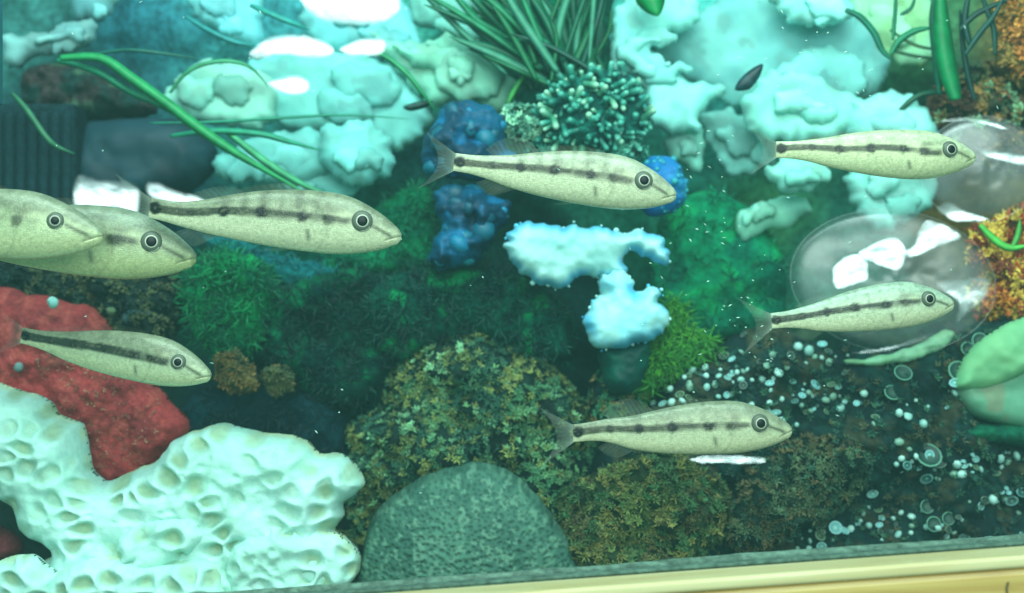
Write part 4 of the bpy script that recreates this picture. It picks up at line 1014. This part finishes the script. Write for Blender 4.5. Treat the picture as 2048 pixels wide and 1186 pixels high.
    col = mix(col, lin((176, 184, 140)), pale * 0.6)
    idx = np.arange(N * M).reshape(N, M)
    f = np.stack([idx[:-1], np.roll(idx, -1, 1)[:-1], np.roll(idx, -1, 1)[1:], idx[1:]], -1).reshape(-1, 4).tolist()
    f.append(idx[0][::-1].tolist()); f.append(idx[-1].tolist())
    grey = col.mean(-1, keepdims=True) * np.array([1.0, 1.03, 0.98]); col = (col * 0.86 + grey * 0.14) * (1 + 0.10 * smooth01(col.mean(-1, keepdims=True), 0.15, 0.35))
    mesh_obj('body', V.reshape(-1, 3), f, M_fish, root, np.clip(col.reshape(-1, 3), 0, 1))
    # eyes on both sides
    wE = float(np.interp(EYE_T, t, wd)); czE = float(ctr(np.array(EYE_T))[0])
    er = opt.get('eye', 0.042)
    for sgn in (-1, 1):
        prof = [(1.0, -0.6), (1.02, 0.0), (0.96, 0.22), (0.80, 0.38), (0.60, 0.44)]
        v, ff, cc = lathe(prof, 28, [lin((80, 90, 80))] * 5)
        R_ = np.array(Vector((0, 0, 1)).rotation_difference(Vector((0.16, sgn, 0.06)).normalized()).to_matrix())
        ctrE = np.array([(EYE_T - 0.5), sgn * wE * 0.86, EYE_Z + czE])
        def put(vv): return ((vv * er) @ R_.T + ctrE) * L
        e = mesh_obj('eye', put(v), ff, M_orbit, root)
        v, ff, cc = lathe([(0.58, 0.40), (0.60, 0.46), (0.54, 0.49), (0.48, 0.48)], 28, [lin((200, 200, 190))] * 4); mesh_obj('iris', put(v), ff, M_iris, e)
        v, ff, cc = lathe([(0.50, 0.44), (0.47, 0.53), (0.32, 0.58), (0.12, 0.60)], 24, [lin((8, 8, 8))] * 4); mesh_obj('pupil', put(v), ff, M_pupil, e)
        # pale crescent under the eye
        cv, cf = [], []
        for k in range(17):
            b = math.pi * (1.15 + 0.70 * k / 16)
            for r in (0.96, 0.86):
                cv.append((r * math.cos(b), r * math.sin(b), 0.24 if r > .9 else 0.34))
        # lathe axes: build in plane spanned by fish x and z
        cvw = [((q[0] * er + ctrE[0]) * L, (ctrE[1] + sgn * q[2] * er * 1.04) * L, (q[1] * er + ctrE[2]) * L) for q in cv]
        for k in range(16): cf.append((2 * k, 2 * k + 1, 2 * k + 3, 2 * k + 2))
        mesh_obj('eye_crescent', np.array(cvw), cf, M_iris, e)
    # fins
    def fin(name, base, tipf, nu, al=0.42, rays=10, c=(170, 180, 150), side=None, lab=None):
        vs, cs, fs = [], [], []; nv = 8
        for i in range(nu + 1):
            u = i / nu; b = np.array(base(u)); e_ = np.array(tipf(u))
            for j in range(nv + 1):
                w = j / nv; q = b * (1 - w) + e_ * w
                tt = np.clip(q[0], 0, 1); z_, y_ = ctr(np.array(tt))
                off = (side or 0) * math.sin(w * 1.5) * 0.035 + 0.004 * math.sin(u * 9 + sd) * w
                vs.append(((q[0] - 0.5) * L, (q[2] + float(y_) + off) * L, (q[1] + float(z_)) * L))
                ray = 0.5 + 0.5 * math.cos(u * rays * 6.283)
                cc = lin(c) * (0.7 + 0.3 * (1 - ray)); cs.append((*cc, min(1, al * (0.55 + 0.75 * ray ** 2) * (1 - 0.6 * w) + (0.5 * math.exp(-w * 9) if name == 'tail_fin' else 0))))
        for i in range(nu):
            for j in range(nv):
                k = i * (nv + 1) + j; fs.append((k, k + 1, k + nv + 2, k + nv + 1))
        return mesh_obj(name, np.array(vs), fs, M_fin, root, np.array(cs))
    zf = lambda x: float(np.interp(x, t, up)) - 0.004
    zd = lambda x: -float(np.interp(x, t, dn)) + 0.004
    tl_ = opt.get('tail', 1.0); fa = opt.get('fin', 1.0) * 0.56
    fin('tail_fin', lambda u: (0.012, 0.034 - 0.068 * u, 0), lambda u: (-0.135 * tl_ + 0.070 * tl_ * math.sin(u * math.pi), (0.120 - 0.24 * u) * tl_ - 0.012, 0), 48, 0.46 * fa, 12, (178, 196, 176))
    fin('dorsal_fin', lambda u: (0.17 + 0.20 * u, zf(0.17 + 0.20 * u), 0), lambda u: (0.13 + 0.17 * u + 0.03 * u * u, zf(0.17 + 0.20 * u) + 0.075 * math.sin(0.35 + u * 2.2) * opt.get('dors', 1), 0), 40, 0.36 * fa, 10, (164, 180, 158))
    fin('spiny_dorsal_fin', lambda u: (0.37 + 0.30 * u, zf(0.37 + 0.30 * u), 0), lambda u: (0.34 + 0.30 * u, zf(0.37 + 0.30 * u) + 0.014 + 0.012 * math.sin(u * 3.14), 0), 40, 0.36 * fa, 10, (140, 146, 112))
    fin('anal_fin', lambda u: (0.16 + 0.13 * u, zd(0.16 + 0.13 * u), 0), lambda u: (0.11 + 0.12 * u, zd(0.16 + 0.13 * u) - 0.055 * math.sin(0.5 + u * 2.0), 0), 30, 0.30 * fa, 8, (170, 184, 158))
    for sgn in (-1, 1):
        fin('pelvic_fin', lambda u: (0.56 + 0.06 * u, zd(0.58) + 0.006, sgn * 0.02), lambda u: (0.43 + 0.09 * u, zd(0.5) - 0.030 + 0.01 * u, sgn * 0.03), 16, 0.20 * fa, 5, (170, 180, 146))
        fin('pectoral_fin', lambda u: (0.645, -0.022 - 0.03 * u, sgn * 0.060), lambda u: (0.52 + 0.02 * u, -0.005 - 0.075 * u, sgn * 0.066), 24, 0.16 * fa, 7, (180, 188, 150), side=sgn)
    return root

fish('large pale striped fish cut off by the left edge, only its head showing', (206, 470), (-360, 430), -0.004, dict(seed=1, stripe=0.25, spot=0.25, deep=1.0, eye=0.031, bars=0.4, gm=0.4, side=(178, 190, 142), belly=(194, 200, 144)))
fish('olive striped fish half hidden behind the one at the left edge', (390, 514), (-170, 452), 0.014, dict(seed=2, stripe=0.9, spot=0.8, deep=1.05, eye=0.038, yaw=0.06, back=(132, 146, 120), side=(162, 174, 128), belly=(178, 186, 126)))
fish('striped fish with three dark spots at upper left, nose pointing right', (803, 471), (298, 414), 0.006, dict(seed=3, spot=1.0, bars=1.4, dors=0.5, back=(132, 140, 110), tail=1.1, pb=-0.013))
fish('striped fish sloping down before the red sponge', (430, 749), (26, 672), 0.020, dict(seed=4, sc=(36, 42, 34), spot=0.5, stripe=1.3, sw=1.25, bars=0.2, dors=0.25, eye=0.038, deep=0.98, fin=0.55, yaw=-0.14, tailbend=0.10, side=(172, 186, 146), belly=(190, 200, 152)))
fish('striped fish in the middle in front of the blue corals', (1352, 390), (908, 324), 0.010, dict(seed=5, spot=1.0, bars=0.9, yaw=-0.05, tailbend=-0.05, back=(162, 170, 142), tail=1.1))
fish('topmost striped fish at upper right with a wavy stripe', (1958, 311), (1552, 300), 0.012, dict(seed=6, spot=1.0, bars=0.2, wavy=0.007, bend=-0.014, dors=0.3, yaw=0.10, tailbend=0.14, back=(186, 198, 156), side=(194, 200, 150), belly=(196, 202, 150)))
fish('striped fish rising slightly in front of the lower reflection disc', (1912, 606), (1536, 642), 0.014, dict(seed=7, sc=(46, 52, 44), spot=0.9, stripe=1.2, bars=0.2, dors=0.4, deep=1.02, yaw=0.08, tailbend=-0.12, back=(160, 186, 160), side=(186, 198, 162), tail=1.3))
fish('lowest striped fish at right above the wooden ledge', (1584, 859), (1146, 869), 0.004, dict(seed=8, spot=1.1, stripe=0.9, bars=0.35, dors=1.0, tail=1.15, pb=0.014, fin=1.15))

# split in the ledge's varnish
vs = []; fs = []
for i, (xx, zz) in enumerate(pc):
    w = 0.0003 + 0.0002 * random.random()
    vs += [(xx - w, -0.0233, zz), (xx + w, -0.0233, zz), (xx, -0.0226, zz)]
for i in range(len(pc) - 1):
    a = i * 3
    fs += [(a, a + 1, a + 4, a + 3), (a + 1, a + 2, a + 5, a + 4), (a + 2, a, a + 3, a + 5)]
on_ledge(mesh_obj('crack', np.array(vs), fs, mat_plain('wood_crack', (92, 84, 40), 0.8), None), par=ledge)

# ------------------------------------------------------------------ cloudy water
hz = box('haze', (0, -0.22, 0.0), (1.3, 0.90, 0.72), bpy.data.materials.new('cloudy_water'))
hm = hz.data.materials[0]; hm.use_nodes = True
hm.node_tree.nodes.remove(hm.node_tree.nodes['Principled BSDF'])
pv = hm.node_tree.nodes.new('ShaderNodeVolumePrincipled')
pv.inputs['Color'].default_value = (0.38, 0.86, 0.80, 1)
pv.inputs['Density'].default_value = 0.085
hm.node_tree.links.new(pv.outputs[0], hm.node_tree.nodes['Material Output'].inputs['Volume'])
kind(hz, 'stuff')

# ------------------------------------------------------------------ level the place: everything turns with the tilted phone
bpy.context.view_layer.update()
R = Matrix.Rotation(ROLL, 4, 'Y')
for o in list(COL.objects):
    if o.parent is None:
        o.matrix_world = R @ o.matrix_world
